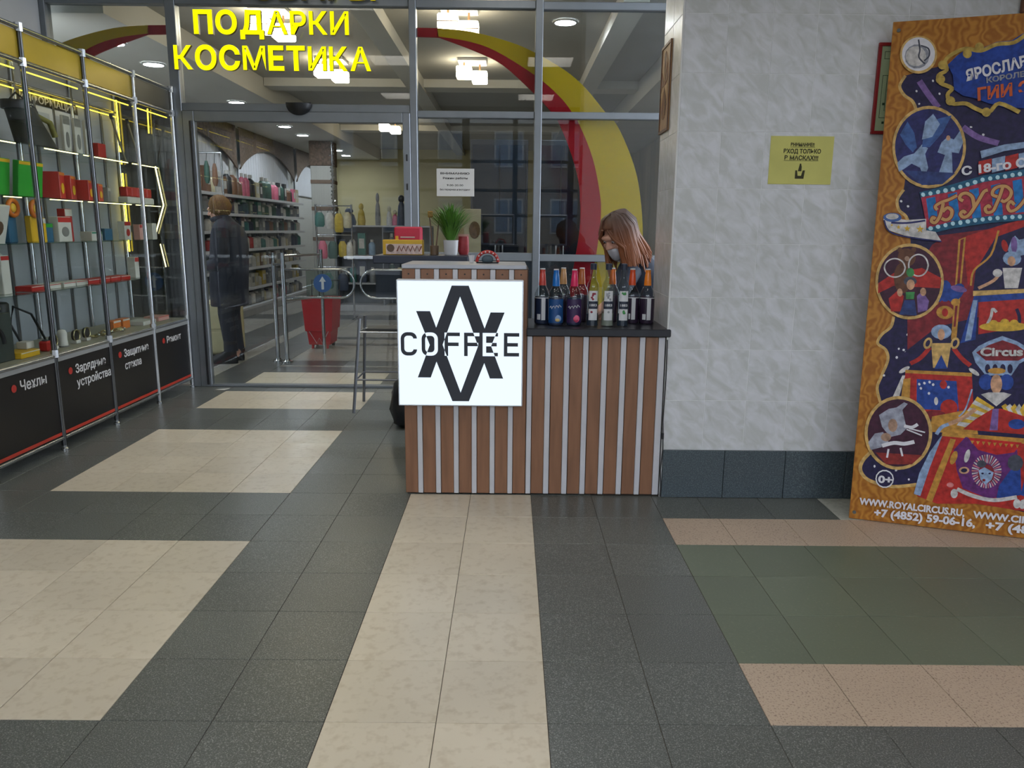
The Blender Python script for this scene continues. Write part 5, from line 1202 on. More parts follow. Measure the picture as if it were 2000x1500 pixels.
# paper notice on the glass
t = thing('glass_notice', 'white printed paper notice taped inside the pane right of the door', 'notice', (-.592, 6.228, 1.553))
MB().box((0, 0, 0), (.297, .0012, .212)).build('sheet', paper_w, t)
mb = MB()
for ln, z, h_, x0, x1, bold in (('ВНИМАНИЮ', .168, .016, .03, .26, 1), ('Режим работы', .132, .017, .05, .245, 1), ('9.00-20.00', .078, .014, .08, .21, 0), ('без перерыва и выходных', .045, .010, .025, .265, 0)):
    mb.text(ln, front(x0, -.0003, z), .02, .0003, .0006 if bold else .0002, fit=x1 - x0)
mb.build('lettering', ink, t)
PRINT=[('night_field',[('p','navy',[66,1974,47,1932,69,1892,103,1865,121,1821,112,1767,108,1648,101,1490,79,1446,90,1402,121,1373,142,1318,168,1073,108,935,101,889,67,853,53,813,89,785,101,740,82,669,68,610,89,541,75,328,38,277,29,233,54,195,102,176,173,168,265,188,391,152,691,115,1273,108,1074,2057,505,2033,224,2012,128,1992]),('l','gold_pale',[12,66,1974,47,1932,69,1892,103,1865,121,1821,112,1767]),('l','gold_pale',[12,101,1490,79,1446,90,1402,121,1373,142,1318]),('l','gold_pale',[12,108,935,101,889,67,853,53,813,89,785,101,740,82,669,68,610,89,541]),('l','gold_pale',[15,75,328,38,277,29,233,54,195,102,176,173,168,265,188]),('e','star_white',[161,789,5,1,1,-5]),('e','star_white',[170,858,4,1,0,-5]),('e','star_white',[141,793,4,0,0,-5]),('e','star_white',[199,764,5,1,1,-5]),('e','star_white',[169,778,4,1,1,-5]),('e','star_white',[136,754,5,1,1,-6]),('e','star_white',[91,670,5,1,1,-5]),('e','star_white',[87,253,4,1,1,-6]),('e','star_white',[177,244,5,1,0,-5]),('e','star_white',[163,207,5,1,1,-5]),('e','star_white',[232,208,4,1,1,-5]),('e','star_white',[247,1752,5,0,1,-4]),('e','star_white',[115,1907,4,0,1,-5]),('e','star_white',[175,1947,4,0,1,-5]),('e','star_white',[205,1892,4,0,1,-5]),('e','star_white',[130,1853,4,0,0,-4]),('e','star_white',[337,1749,5,0,1,-4]),('e','star_white',[386,1716,5,0,1,-5]),('e','star_white',[95,1440,5,0,1,-5]),('e','star_white',[124,1418,5,0,1,-5]),('l','violet',[23,122,1949,160,1894,205,1835]),('l','violet',[23,306,1750,368,1706,446,1679])]),
('curtain',[('p','red_dark',[261,1275,284,898,176,790,151,1073,233,1253]),('p','red_dark',[255,1293,572,1343,605,1001,284,898]),('p','red',[348,1287,497,1343,570,1365,578,1280,486,1257,402,1125,387,1080]),('p','gold',[333,1276,360,1288,364,813,344,811]),('p','red_dark',[341,1276,353,1281,356,902,348,901]),('p','navy',[473,1289,573,1333,599,1065,409,1048,410,1147]),('l','gold',[8,480,1317,461,1213,404,1147,398,1081]),('p','navy',[162,778,308,854,450,818,595,913,639,653,166,617])]),
('figure',[('p','blue_pale',[522,1236,531,1279,543,1296,559,1279,578,1284,584,1216,538,1204]),('e','red',[509,1253,11,3,8,-25]),('e','violet',[543,1258,12,0,4,-34]),('e','blue_pale',[541,1200,34,0,3,-30]),('e','skin',[540,1189,15,0,2,-21]),('p','ivory',[510,1160,582,1162,575,1076,526,1074]),('l','skin',[13,506,1145,481,1105,427,1071]),('e','ivory',[493,1138,18,1,2,-17]),('p','gold_pale',[408,1059,598,1074,600,1057,410,1037]),('p','blue',[414,1037,600,1057,602,1031,432,1011,437,850,380,831]),('p','blue_pale',[412,1019,429,1020,420,849,397,841]),('p','red',[436,1012,602,1031,614,914,445,873]),('l','ivory',[11,471,907,486,952,489,985,505,971]),('l','navy',[13,595,913,591,957,578,989]),('e','yellow',[538,911,92,5,2,-20]),('e','yellow',[499,920,18,1,2,-18]),('e','yellow',[540,928,17,1,2,-17]),('e','yellow',[575,926,17,1,2,-17])]),
('figure',[('e','blue',[261,1046,19,19,30,-36]),('e','blue',[302,1055,26,1,4,-47]),('e','blue',[344,1049,21,-17,-23,-37]),('e','violet',[253,1067,31,8,4,-13]),('e','violet',[353,1066,32,-7,-2,-13]),('e','gold',[263,1005,18,1,2,-16]),('e','gold',[346,1008,18,1,1,-16]),('e','gold',[309,962,34,1,3,-29]),('e','red',[309,962,12,1,2,-18]),('e','blue_pale',[302,877,40,2,3,-32]),('e','skin',[303,865,14,1,2,-25]),('p','gold_pale',[267,825,346,830,340,721,284,717]),('p','blue',[311,776,341,717,289,713]),('l','red',[18,264,807,232,759,193,730]),('l','red',[18,356,808,392,765,428,736]),('e','ivory',[171,701,20,15,5,-8]),('e','ivory',[444,710,21,-14,-4,-8]),('e','gold_pale',[254,824,16,-6,-7,-25]),('e','navy',[254,824,8,-3,-4,-15]),('e','gold_pale',[360,830,16,-6,-6,-25]),('e','navy',[360,830,8,-3,-4,-15]),('p','gold',[175,701,437,705,438,689,176,687]),('p','red',[176,687,438,689,462,515,174,525]),('p','ivory',[165,675,177,676,155,547,126,549]),('p','gold',[171,659,199,666,205,551,168,548]),('p','blue',[224,663,381,665,401,533,235,530]),('e','star_white',[236,641,5,0,1,-6]),('e','star_white',[256,647,5,0,1,-6]),('e','star_white',[291,643,5,1,1,-6]),('e','star_white',[244,623,5,0,1,-6]),('e','star_white',[276,653,5,0,1,-6]),('e','star_white',[352,636,5,1,1,-6]),('e','star_white',[278,603,5,1,1,-6]),('e','red',[331,646,14,1,2,-19]),('e','red',[362,545,34,3,4,-38]),('e','ivory',[309,571,8,1,2,-18]),('e','red_dark',[309,509,44,4,2,-21]),('p','gold',[299,501,455,549,485,438,295,432])]),
('figure',[('p','blue_pale',[429,794,450,822,486,846,536,871,591,852,633,828,666,797,610,756,586,704,490,697,446,750]),('p','red_dark',[444,795,488,829,538,853,593,835,647,798,605,769,484,762]),('e','navy',[494,727,10,1,2,-20]),('e','navy',[522,729,10,1,2,-20]),('e','navy',[551,731,10,1,2,-20]),('e','navy',[578,732,10,1,2,-20]),('e','blue',[493,669,27,2,3,-35]),('e','blue',[570,674,27,2,3,-35]),('e','gold',[529,720,34,2,1,-13]),('e','skin',[533,663,22,2,4,-42]),('p','ivory',[479,614,507,625,565,629,594,623,542,567]),('p','yellow',[466,604,458,587,530,541,534,562]),('p','ivory',[458,587,449,571,524,530,530,550]),('p','yellow',[449,571,441,554,517,518,525,539]),('p','ivory',[441,554,433,538,510,506,520,527]),('p','yellow',[433,538,424,521,504,494,515,515]),('p','ivory',[424,521,416,504,497,482,510,504]),('p','yellow',[416,504,407,488,490,470,506,492]),('p','ivory',[407,488,399,471,483,458,501,480]),('p','yellow',[561,569,575,581,622,536,594,520]),('p','ivory',[578,566,592,582,633,537,608,521]),('p','yellow',[596,563,609,584,644,538,621,522]),('p','ivory',[614,560,626,585,656,539,634,524]),('p','yellow',[631,557,643,587,667,540,647,525]),('p','ivory',[648,554,660,588,678,541,661,526]),('p','red',[469,505,529,555,562,558,651,532,658,454,424,455]),('p','violet',[529,555,552,557,557,463,526,460]),('l','skin',[18,465,549,420,505,367,473]),('l','blue_pale',[15,367,473,340,456,323,423]),('e','blue',[625,496,31,3,3,-22]),('l','blue_pale',[6,443,634,426,546,403,510])]),
('figure',[('p','gold',[346,436,660,437,662,414,343,415]),('p','red',[343,418,662,414,690,120,504,130,354,112,270,137]),('p','blue_pale',[347,420,310,270,284,139,257,145,271,243,303,340,340,413]),('p','gold',[380,410,401,407,360,229,333,116,308,123,338,250]),('p','purple',[397,361,437,422,634,407,668,196,551,159,448,193,417,271]),('p','red_bright',[447,421,652,418,628,373,562,355,491,370]),('p','gold',[458,408,472,409,466,393]),('p','gold',[480,408,494,409,487,393]),('p','gold',[502,408,515,409,509,393]),('p','gold',[523,408,537,409,531,392]),('p','gold',[545,407,558,409,552,392]),('p','gold',[566,407,580,409,574,392]),('p','gold',[588,407,601,408,595,392]),('p','gold',[609,407,622,408,616,392]),('p','gold',[630,407,643,408,637,392]),('p','pink',[559,282,588,285,588,278,559,278]),('p','ivory',[559,275,588,272,588,265,559,272]),('p','pink',[558,269,587,259,585,253,558,266]),('p','ivory',[557,263,584,247,582,241,556,260]),('p','pink',[555,258,579,235,576,230,553,255]),('p','ivory',[552,253,573,225,570,221,550,251]),('p','pink',[548,249,566,217,562,214,546,247]),('p','ivory',[544,246,557,211,553,208,542,244]),('p','pink',[540,243,548,206,543,205,537,243]),('p','ivory',[535,242,539,204,534,203,533,242]),('p','pink',[530,242,529,204,524,205,528,243]),('p','ivory',[525,243,519,206,514,208,523,244]),('p','pink',[521,246,509,211,505,214,519,247]),('p','ivory',[517,249,500,217,496,221,515,251]),('p','pink',[513,253,493,226,489,230,511,255]),('p','ivory',[510,258,486,236,483,241,508,261]),('p','pink',[507,263,481,247,479,253,506,266]),('p','ivory',[505,269,477,259,476,266,505,272]),('p','pink',[504,276,475,272,474,279,504,279]),('p','ivory',[504,282,474,285,475,292,504,285]),('p','pink',[505,288,476,298,477,305,505,291]),('p','ivory',[506,294,479,311,481,316,507,297]),('p','pink',[508,300,484,322,487,327,510,302]),('p','ivory',[511,304,490,332,493,336,513,307]),('p','pink',[515,308,497,340,501,344,517,310]),('p','ivory',[519,312,506,347,510,349,521,313]),('p','pink',[523,314,515,351,520,352,526,314]),('p','ivory',[528,315,525,353,530,353,531,315]),('p','pink',[533,315,534,353,539,352,535,314]),('p','ivory',[538,314,544,351,549,349,540,313]),('p','pink',[542,311,554,346,558,343,544,310]),('p','ivory',[546,308,562,339,566,335,548,306]),('p','pink',[550,304,570,331,574,326,552,302]),('p','ivory',[553,299,577,321,579,316,555,297]),('p','pink',[556,294,582,310,584,304,557,291]),('p','ivory',[558,288,586,298,587,291,558,285]),('e','red_dark',[531,267,32,4,4,-43]),('p','blue_pale',[500,280,522,296,559,277,554,245,533,219,512,240]),('e','grey_dark',[509,310,18,2,2,-16]),('e','navy',[517,268,5,1,1,-4]),('e','navy',[544,271,5,1,0,-4]),('e','red_dark',[525,239,6,1,1,-6]),('p','blue',[620,293,657,308,672,190,580,163,584,221]),('e','grey_dark',[636,328,29,4,4,-36]),('e','gold',[400,326,12,-4,-7,-31]),('e','pink',[397,203,14,1,1,-11]),('e','skin',[445,274,20,3,2,-16]),('e','navy',[445,274,12,2,1,-9]),('e','ivory',[451,339,10,-2,-4,-30]),('l','ivory',[17,425,188,491,164,571,155,656,179]),('e','ivory',[416,166,14,2,2,-21]),('e','ivory',[659,150,14,2,2,-21])]),
('medallion',[('e','gold_pale',[182,1668,143,-3,15,-174]),('e','navy_blue',[182,1668,132,-3,14,-161]),('p','blue_mid',[65,1725,90,1779,121,1730,136,1669,122,1648,91,1681]),('p','blue_pale',[65,1605,89,1631,128,1643,155,1680,180,1664,171,1640,188,1581,176,1538,156,1582,122,1600,94,1578,74,1566]),('p','blue_mid',[158,1733,205,1786,259,1799,230,1727,186,1668,156,1669]),('p','blue_pale',[159,1777,187,1808,217,1764,192,1711,153,1701]),('p','blue_pale',[230,1688,251,1709,276,1698,296,1734,312,1686,300,1640,273,1645,284,1558,230,1555,248,1634,218,1646]),('e','skin',[254,1705,8,0,1,-11]),('p','blue_deep',[94,1572,294,1558,249,1511,170,1508])]),
('medallion',[('e','gold_pale',[156,1091,136,4,14,-166]),('e','maroon',[156,1091,125,4,13,-153]),('p','red',[35,1035,96,1071,279,1066,281,1110,201,1152,91,1127,33,1080]),('e','brown',[137,1196,36,0,4,-40]),('e','brown',[107,1229,10,1,1,-11]),('e','brown',[162,1230,10,0,1,-12]),('e','brown_pale',[139,1191,10,0,1,-11]),('e','brown',[128,1106,35,1,6,-68]),('l','ivory',[6,135,1151,131,1131,117,1115,97,1109,76,1114,60,1129,52,1149,56,1169,70,1184,90,1190,111,1185,127,1171,135,1151]),('l','ivory',[6,225,1164,221,1141,209,1123,190,1116,171,1122,155,1139,148,1162,151,1186,164,1203,182,1210,202,1204,217,1187,225,1164]),('e','green',[157,1131,16,0,2,-20]),('e','grey_dark',[160,1093,26,1,2,-20]),('e','skin',[163,1078,16,1,2,-23]),('p','green',[146,1045,182,1047,181,1015,150,1014]),('p','red',[80,1014,112,1049,141,1027,133,959,95,957]),('p','violet',[192,1029,210,1052,242,1009,238,968,202,957]),('p','blue_deep',[145,1009,185,1011,199,944,128,945]),('e','skin',[123,1042,11,0,2,-18]),('e','skin',[215,1048,12,1,2,-18])]),
('medallion',[('e','gold_pale',[169,415,137,13,14,-167]),('e','maroon',[169,415,124,12,13,-153]),('p','maroon_red',[86,318,274,325,237,279,133,268]),('p','grey_pale',[85,490,122,521,153,530,182,556,197,550,178,521,190,480,202,439,180,409,139,394,102,437]),('p','grey_pale',[51,361,75,404,108,414,135,370,105,343,64,327]),('e','brown_pale',[145,448,19,2,3,-30]),('e','brown_pale',[122,392,21,2,2,-19]),('l','star_white',[14,191,450,222,446,245,462]),('l','star_white',[6,202,435,234,424,266,413]),('l','star_white',[6,212,440,244,434,277,428]),('l','star_white',[17,109,351,156,369,198,369,238,382]),('l','star_white',[8,137,339,134,299]),('l','star_white',[8,185,349,196,312])]),
('logo_disc',[('e','gold_pale',[108,2057,72,-4,7,-79]),('e','star_white',[108,2059,64,-3,6,-70]),('e','grey_mid',[103,2050,48,-2,4,-51]),('e','ivory',[99,2051,40,-2,4,-42]),('l','grey_dark',[6,103,2120,112,2077,111,2046,137,2017]),('l','grey_dark',[6,115,2094,144,2080,150,2050,132,2030])]),
('cartouche',[('p','blue_royal',[256,2044,286,2067,343,2067,398,2091,453,2093,514,2134,545,1815,451,1825,393,1842,343,1865,294,1878,257,1905,248,1964,224,2008]),('l','gold_car',[16,506,2119,463,2085,399,2081,344,2059,286,2071,240,2053,213,2025,222,1987,193,1967,204,1935,249,1911,235,1885,254,1848,307,1846,347,1823,396,1806,431,1841,509,1802]),('e','gold_car',[205,2009,18,-1,2,-19]),('e','gold_car',[202,1950,18,-1,1,-19]),('e','gold_car',[248,1859,18,0,2,-19]),('e','gold_car',[387,1807,17,0,2,-19]),('e','gold_car',[294,2050,17,-1,2,-19]),('e','gold_car',[337,2074,17,-1,2,-19])]),
('title_band',[('p','teal',[163,1477,270,1505,402,1546,550,1570,553,1538,405,1510,292,1472,172,1446]),('p','teal',[201,1341,302,1363,436,1385,567,1392,570,1360,439,1347,306,1324,209,1297]),('p','magenta',[171,1455,291,1481,404,1518,553,1542,568,1386,436,1377,303,1355,206,1323]),('p','azure',[191,1450,226,1458,248,1348,213,1343]),('p','azure',[273,1468,307,1477,330,1359,295,1355]),('p','azure',[353,1486,387,1495,410,1371,376,1367]),('p','azure',[432,1504,466,1512,489,1382,455,1378]),('p','azure',[510,1522,543,1530,567,1394,534,1389]),('e','dot_white',[178,1467,8,-1,1,-9]),('e','dot_white',[206,1472,8,0,1,-9]),('e','dot_white',[220,1323,9,0,1,-9]),('e','dot_white',[235,1478,8,0,0,-9]),('e','dot_white',[248,1330,9,0,1,-9]),('e','dot_white',[263,1484,9,0,1,-10]),('e','dot_white',[276,1337,8,0,1,-9]),('e','dot_white',[291,1489,9,0,1,-9]),('e','dot_white',[304,1344,8,0,1,-9]),('e','dot_white',[318,1499,8,0,1,-9]),('e','dot_white',[332,1348,8,0,1,-10]),('e','dot_white',[345,1509,8,0,1,-9]),('e','dot_white',[360,1353,9,0,1,-9]),('e','dot_white',[372,1518,9,0,1,-9]),('e','dot_white',[387,1358,8,0,1,-9]),('e','dot_white',[399,1528,8,0,1,-9]),('e','dot_white',[415,1362,8,0,1,-9]),('e','dot_white',[427,1533,8,0,1,-9]),('e','dot_white',[442,1366,8,0,1,-9]),('e','dot_white',[454,1537,8,0,1,-9]),('e','dot_white',[470,1368,8,0,1,-9]),('e','dot_white',[481,1541,8,-1,1,-9]),('e','dot_white',[497,1370,8,0,1,-9]),('e','dot_white',[508,1546,8,0,1,-9]),('e','dot_white',[524,1372,8,0,1,-9]),('e','dot_white',[534,1550,8,0,1,-9]),('e','dot_white',[551,1374,8,0,1,-9]),('p','blue_pale',[379,1647,466,1672,539,1681,542,1656,468,1645,387,1617]),('p','red',[377,1604,425,1616,427,1561,382,1549]),('p','blue_pale',[426,1614,474,1626,475,1569,431,1556]),('p','red',[474,1623,521,1635,523,1576,480,1564]),('p','blue_pale',[522,1633,569,1644,571,1584,528,1572])]),
('title_letters',[('l','red_dark',[19,309,1463,281,1446,251,1434,230,1417,239,1402]),('l','red_dark',[20,259,1431,256,1405,249,1370,235,1347,220,1354,224,1369,235,1363]),('l','red_dark',[20,260,1394,277,1411,295,1397,292,1371,276,1359,258,1366]),('l','red_dark',[20,334,1440,320,1449,324,1466,344,1472,366,1457,375,1428,378,1411]),('l','red_dark',[20,422,1485,408,1477,393,1443,378,1411,360,1379,341,1371,329,1385,338,1397,348,1388]),('l','red_dark',[19,477,1499,470,1462,459,1423,449,1397,429,1391,420,1408,431,1420,438,1410]),('l','red_dark',[19,461,1457,442,1465,443,1485,462,1499,489,1499,509,1479,506,1454,488,1437,476,1443]),('l','red_dark',[18,526,1423,511,1437,502,1417,514,1397,536,1406,558,1437,574,1476,582,1498]),('l','red_dark',[18,582,1498,597,1442,607,1400,621,1397]),('l','gold_text',[12,309,1463,281,1446,251,1434,230,1417,239,1402]),('l','gold_text',[13,259,1431,256,1405,249,1370,235,1347,220,1354,224,1369,235,1363]),('l','gold_text',[13,260,1394,277,1411,295,1397,292,1371,276,1359,258,1366]),('l','gold_text',[13,334,1440,320,1449,324,1466,344,1472,366,1457,375,1428,378,1411]),('l','gold_text',[13,422,1485,408,1477,393,1443,378,1411,360,1379,341,1371,329,1385,338,1397,348,1388]),('l','gold_text',[12,477,1499,470,1462,459,1423,449,1397,429,1391,420,1408,431,1420,438,1410]),('l','gold_text',[12,461,1457,442,1465,443,1485,462,1499,489,1499,509,1479,506,1454,488,1437,476,1443]),('l','gold_text',[12,526,1423,511,1437,502,1417,514,1397,536,1406,558,1437,574,1476,582,1498]),('l','gold_text',[12,582,1498,597,1442,607,1400,621,1397])]),
('ribbon',[('p','ivory',[28,1362,55,1313,118,1291,190,1279,267,1267,240,1308,203,1314,199,1363,123,1358,61,1367]),('e','blue_mid',[65,1369,37,0,2,-20]),('e','ivory',[64,1373,26,0,1,-13]),('l','navy_blue',[6,33,1357,55,1311,119,1287,267,1267]),('l','navy_blue',[8,62,1346,124,1345,196,1356]),('p','yellow',[177,1336,182,1325,194,1324,185,1316,189,1304,179,1311,171,1304,173,1316,163,1324,174,1324]),('p','yellow',[127,1336,131,1326,141,1325,134,1318,137,1308,129,1314,121,1308,123,1318,114,1325,124,1326]),('p','yellow',[92,1338,95,1330,102,1330,97,1325,100,1318,93,1322,88,1318,89,1325,83,1330,90,1330]),('p','yellow',[65,1342,67,1338,71,1337,68,1334,70,1330,66,1333,62,1330,63,1334,59,1337,64,1338])]),
('rating_badge',[('e','star_white',[132,201,38,4,4,-42]),('e','navy',[132,201,33,3,3,-36])]),
]
PTEXT=[('ЯРОСЛАВ',0.3,1.938,0.521,1.987,0.047,'star_white'),
('КОРОЛЕВ',0.376,1.926,0.537,1.949,0.023,'grey_mid'),
('ГИИ Э',0.35,1.856,0.542,1.879,0.053,'orange'),
('С 18-го С',0.319,1.547,0.556,1.582,0.037,'star_white'),
('Circus',0.459,0.782,0.618,0.792,0.036,'ivory'),
('0+',0.106,0.182,0.165,0.184,0.033,'star_white'),
('WWW.ROYALCIRCUS.RU,',0.036,0.072,0.463,0.07,0.031,'star_white'),
('WWW.CIRCUS',0.496,0.069,0.787,0.069,0.03,'star_white'),
('+7 (4852) 59-06-16,',0.102,0.025,0.509,0.027,0.036,'star_white'),
('+7 (4852)',0.549,0.025,0.795,0.024,0.035,'star_white'),
]

# ================================================================== THINGS ON THE TILED WALL
t = thing('mask_notice', 'yellow paper notice with mask warning taped to the tiled wall', 'notice', (1.177, 3.6185, 1.515))
MB().box((0, -.0012, 0), (.288, 0, .212)).build('sheet', mat('paper_yellow', (206, 202, 116), .75, 0, .06, 8), t)
mb = MB(); ol = mat('ink_olive', (52, 50, 20), .7, 0, 0)
for ln, z, x0, x1, sz in (('ВНИМАНИЕ!!', .168, .092, .20, .020), ('ВХОД ТОЛЬКО', .137, .062, .232, .026), ('В МАСКАХ!!!', .108, .068, .222, .026)):
    mb.text(ln, front(x0, -.0016, z), sz, .0003, .0009, fit=x1 - x0)
for x0, x1, z in ((.09, .203, .1635), (.066, .224, .1035)): mb.box((x0, -.0019, z), (x1, -.0013, z + .0016))
mb.build('lettering', ol, t)
mb = MB()
mb.prism([(.122, .025), (.162, .025), (.166, .062), (.156, .062), (.150, .038), (.134, .038), (.130, .062), (.122, .062)], -.0019, -.0013); mb.prism([(.134, .058), (.150, .058), (.150, .078), (.146, .092), (.141, .092), (.138, .078)], -.0019, -.0013)
mb.build('pictogram', ol, t)
t = thing('evacuation_plan', 'green evacuation plan in a red frame partly behind the circus banner', 'plan', (1.624, 3.618, 1.738))
W_, H_ = .30, .388
for a, b_ in (((0, 0), (W_, .014)), ((0, H_ - .014), (W_, H_)), ((0, .014), (.014, H_ - .014)), ((W_ - .014, .014), (W_, H_ - .014))): MB().rbox((a[0], -.014, a[1]), (b_[0], 0, b_[1]), .002).build('frame_bar', mat('frame_red', (140, 24, 28), .45, 0, .05), t)
MB().box((.014, -.006, .014), (W_ - .014, 0, H_ - .014)).build('sheet', mat('plan_green', (168, 186, 148), .5, 0, .04), t)
mb = MB()
for x0, x1, z0, z1 in ((.03, .09, .07, .072), (.03, .032, .07, .25), (.03, .2, .25, .252), (.05, .052, .1, .25), (.07, .16, .16, .162), (.09, .092, .1, .2), (.12, .2, .1, .102), (.03, .08, .32, .322), (.03, .032, .32, .35), (.03, .08, .35, .352), (.2, .202, .1, .25)): mb.box((x0, -.0066, z0), (x1, -.0061, z1))
for x, z in ((.045, .13), (.06, .19), (.1, .22), (.05, .05), (.15, .13)): mb.box((x - .005, -.0066, z - .005), (x + .005, -.0061, z + .005))
mb.build('plan_lines', mat('plan_ink', (30, 60, 36), .6, 0, 0), t)
t = thing('inlaid_wood_picture', 'brown inlaid wooden picture with fan of rays on the pillar side', 'picture', (.7515, 3.825, 1.775))
# hangs on the face looking left: depth along -X, width along Y
wd = [mat('inlay_%d' % i, c, .45, 0, .2, 20) for i, c in enumerate(((150, 112, 74), (112, 66, 40), (176, 140, 100), (88, 52, 34), (132, 92, 60)))]
MB().rbox((-.006, 0, 0), (0, .22, .41), .001).build('panel', wd[0], t)
for a, b_ in (((0, 0), (.22, .012)), ((0, .398), (.22, .41)), ((0, .012), (.012, .398)), ((.208, .012), (.22, .398))): MB().box((-.010, a[0], a[1]), (-.006, b_[0], b_[1])).build('frame_bar', wd[3], t)
for q in range(10):
    a0, a1 = 2 * PI * q / 10, 2 * PI * (q + .75) / 10; c = (.125, .22)
    pts = [c, (c[0] + .08 * math.cos(a0), c[1] + .16 * math.sin(a0)), (c[0] + .08 * math.cos(a1), c[1] + .16 * math.sin(a1))]
    mb = MB(); mb.ring([[(-.0062, max(.014, min(.206, y)), z) for y, z in pts], [(-.0078, max(.014, min(.206, y)), z) for y, z in pts]]); mb.build('inlay_ray', wd[1 + q % 4], t)
t = thing('wooden_plaque', 'brown wooden plaque on the tiled wall above the banner', 'plaque', (2.228, 3.618, 2.25))
MB().rbox((0, -.03, 0), (.5, 0, .4), .006).build('board', wd[1], t); MB().rbox((.03, -.034, .03), (.47, -.03, .37), .003).build('raised_field', wd[0], t)

# ================================================================== CIRCUS BANNER
BL = Vector((1.578, 3.341, 0.004)); wv = Vector((.94724924, -.32049786, 0)); uv = Vector((.0315713, .09331072, .99513635)); yv = uv.cross(wv)
ban = thing('circus_banner', 'large gold framed circus poster board leaning by the tiled wall', 'poster')
M4 = Matrix((wv, yv, uv)).transposed().to_4x4(); M4.translation = BL
ban.matrix_world = M4
BW, BH = 1.34, 2.2016
m, nt, b = _new('poster_gold')
v = coords(nt, False)
n1 = nt.nodes.new('ShaderNodeTexNoise'); n1.inputs['Scale'].default_value = 9; n1.inputs['Detail'].default_value = 2; n1.inputs['Distortion'].default_value = 3.5
nt.links.new(v, n1.inputs['Vector'])
w1 = nt.nodes.new('ShaderNodeTexWave'); w1.inputs['Scale'].default_value = 9; w1.inputs['Distortion'].default_value = 14; w1.inputs['Detail'].default_value = 1.5; w1.inputs['Detail Scale'].default_value = 1.6
nt.links.new(v, w1.inputs['Vector'])
mx = nt.nodes.new('ShaderNodeMix'); mx.data_type = 'FLOAT'; mx.inputs[0].default_value = .5
nt.links.new(n1.outputs['Fac'], mx.inputs[2]); nt.links.new(w1.outputs['Fac'], mx.inputs[3])
rp = nt.nodes.new('ShaderNodeValToRGB'); e = rp.color_ramp.elements
e[0].position, e[0].color = .25, (*lin((150, 92, 26)), 1); e[1].position, e[1].color = .75, (*lin((180, 122, 44)), 1)
nt.links.new(mx.outputs[0], rp.inputs[0]); nt.links.new(rp.outputs[0], b.inputs['Base Color']); b.inputs['Roughness'].default_value = .45; b.inputs['Specular IOR Level'].default_value = .25
MB().box((0, 0, 0), (BW, .012, BH)).build('board', m, ban)
for a, b_ in (((.02, .02), (BW - .02, .06)), ((.02, BH - .06), (BW - .02, BH - .02)), ((.02, .06), (.06, BH - .06)), ((BW - .06, .06), (BW - .02, BH - .06))): MB().box((a[0], .012, a[1]), (b_[0], .034, b_[1])).build('stretcher_bar', mat('pine', (176, 140, 96), .7, 0, .15), ban)
for x, z in ((.023, BH - .037), (.008 + .012, .03), (BW - .02, .03), (BW - .02, BH - .03), (.66, BH - .03)):
    mb = MB(); mb.ring([[(x + .008 * math.cos(a), y, z + .008 * math.sin(a)) for a in [2 * PI * i / 12 for i in range(12)]] for y in (-.0005, -.004)]); mb.build('eyelet', mat('eyelet', (90, 92, 90), .4, .6, 0), ban)
pc_ = dict(azure=(20, 110, 176), blue=(36, 66, 140), blue_deep=(44, 60, 112), blue_mid=(62, 92, 150), blue_pale=(138, 160, 192), blue_royal=(24, 58, 140), brown=(96, 60, 40), brown_pale=(160, 128, 108), dot_white=(176, 214, 226), gold=(184, 134, 56), gold_car=(176, 148, 70), gold_pale=(198, 162, 98), green=(60, 128, 70), grey_dark=(70, 72, 84), grey_mid=(140, 142, 152), grey_pale=(150, 152, 166), ivory=(196, 192, 190), magenta=(164, 44, 66), maroon=(62, 26, 46), maroon_red=(134, 44, 40), navy=(34, 28, 66), navy_blue=(40, 42, 96), pink=(196, 120, 120), purple=(96, 40, 106), red=(170, 42, 36), red_bright=(186, 38, 34), red_dark=(124, 34, 42), skin=(196, 150, 118), star_white=(216, 214, 220), teal=(26, 86, 116), violet=(120, 92, 150), yellow=(206, 166, 56), orange=(196, 90, 44), gold_text=(196, 148, 92))
pm = {k_: mat('print_' + k_, c, .45, 0, .34 if k_ not in ('star_white', 'dot_white', 'gold_text', 'orange') else .08, 45, spec=.25) for k_, c in pc_.items()}
keys = list(pm)
depth = [.0004]
def fill(mb, pts, mi, y):
    n0 = len(mb.v); mb.v += [(max(.002, min(BW - .002, p[0])), -y, max(.002, min(BH - .002, p[1]))) for p in pts]
    for tr_ in tessellate_polygon([[Vector((p[0], p[1], 0)) for p in pts]]): mb.f.append([n0 + i for i in tr_]); mb.m.append(mi)
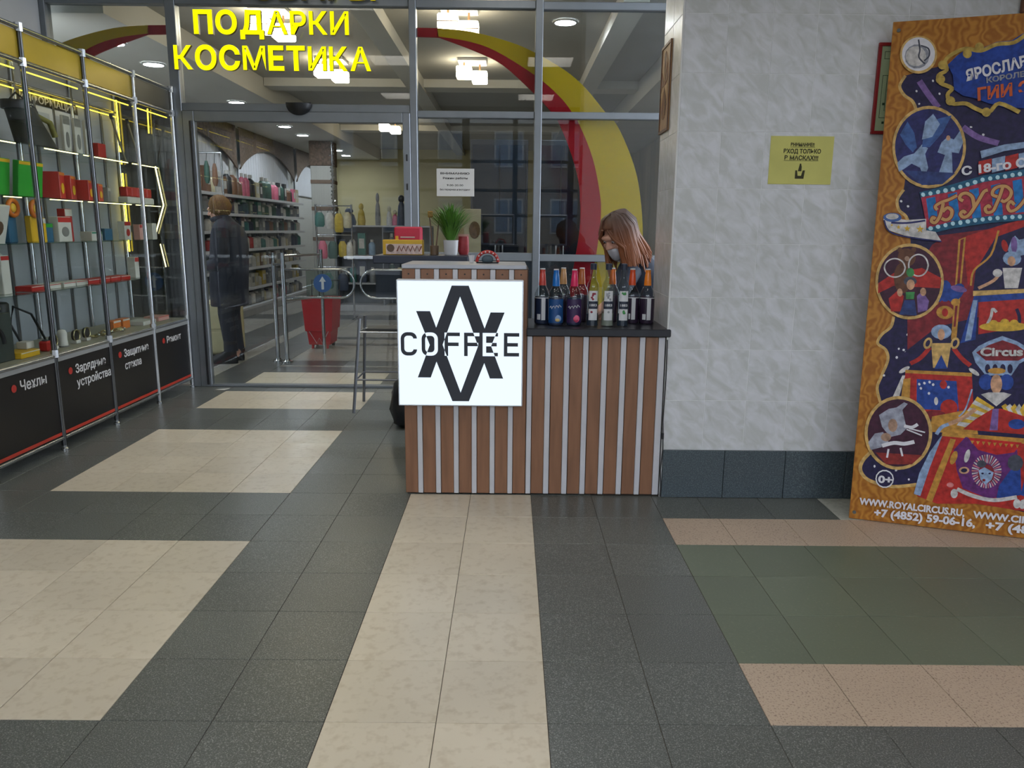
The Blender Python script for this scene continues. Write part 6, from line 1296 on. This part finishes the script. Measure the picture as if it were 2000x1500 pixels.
for gname, els in PRINT:
    mb = MB(); used = []
    for kind, cname, d in els:
        if cname not in used: used.append(cname)
        mi = used.index(cname); y = depth[0]; depth[0] += .00003
        d = [q / 1000 for q in d]
        if kind == 'p': fill(mb, list(zip(d[0::2], d[1::2])), mi, y)
        elif kind == 'e':
            n_ = 36 if abs(d[2]) > .05 else 14
            fill(mb, [(d[0] + d[2] * math.cos(a) + d[4] * math.sin(a), d[1] + d[3] * math.cos(a) + d[5] * math.sin(a)) for a in [2 * PI * i / n_ for i in range(n_)]], mi, y)
        else:
            P = [Vector(q) for q in smooth_pts(list(zip(d[1::2], d[2::2])), 4)]; hw = d[0] / 2; Lp = []; Rp = []
            for i in range(len(P)):
                dd = P[min(i + 1, len(P) - 1)] - P[max(i - 1, 0)]; dd = dd.normalized() if dd.length > 1e-7 else Vector((1, 0)); nn = Vector((-dd.y, dd.x)) * hw
                Lp.append(P[i] + nn); Rp.append(P[i] - nn)
            for i in range(len(P) - 1): mb.face([(q.x, -y, q.y) for q in (Lp[i], Lp[i + 1], Rp[i + 1], Rp[i])], mi)
    me = bpy.data.meshes.new(gname); me.from_pydata(mb.v, [], mb.f); me.polygons.foreach_set('material_index', mb.m)
    for c in used: me.materials.append(pm[c])
    link(gname, me, ban)
    if gname in ('medallion', 'curtain', 'figure', 'logo_disc', 'ribbon', 'cartouche', 'title_band'):      # the design repeats mirrored on the half outside the picture
        o = link(gname, me, ban, (BW, .000015, 0)); o.scale = (-1, 1, 1)
for s_, x0, z0, x1, z1, cap_, cname in PTEXT:
    ang = math.atan2(z1 - z0, x1 - x0)
    M_ = Matrix.Translation((x0, -depth[0] - .0006, z0)) @ FRONT @ Matrix.Rotation(ang, 4, 'Z')
    mb = MB(); mb.text(s_, M_, .1, .0003, .004 if s_ != 'БУРЛ' else .002, fit=math.hypot(x1 - x0, z1 - z0), capfit=cap_, shear=.25 if s_ == 'БУРЛ' else 0)
    mb.v = [(min(p[0], BW - .002), p[1], p[2]) for p in mb.v]
    mb.build('lettering', pm[cname], ban)
# prop behind the board
fl = M4.inverted() @ Vector((2.42, 3.50, 0.0)); 
MB().tube([(.67, .034, 1.2), tuple(fl)], .012, 8).build('prop_leg', mat('pine', (176, 140, 96), .7), ban)
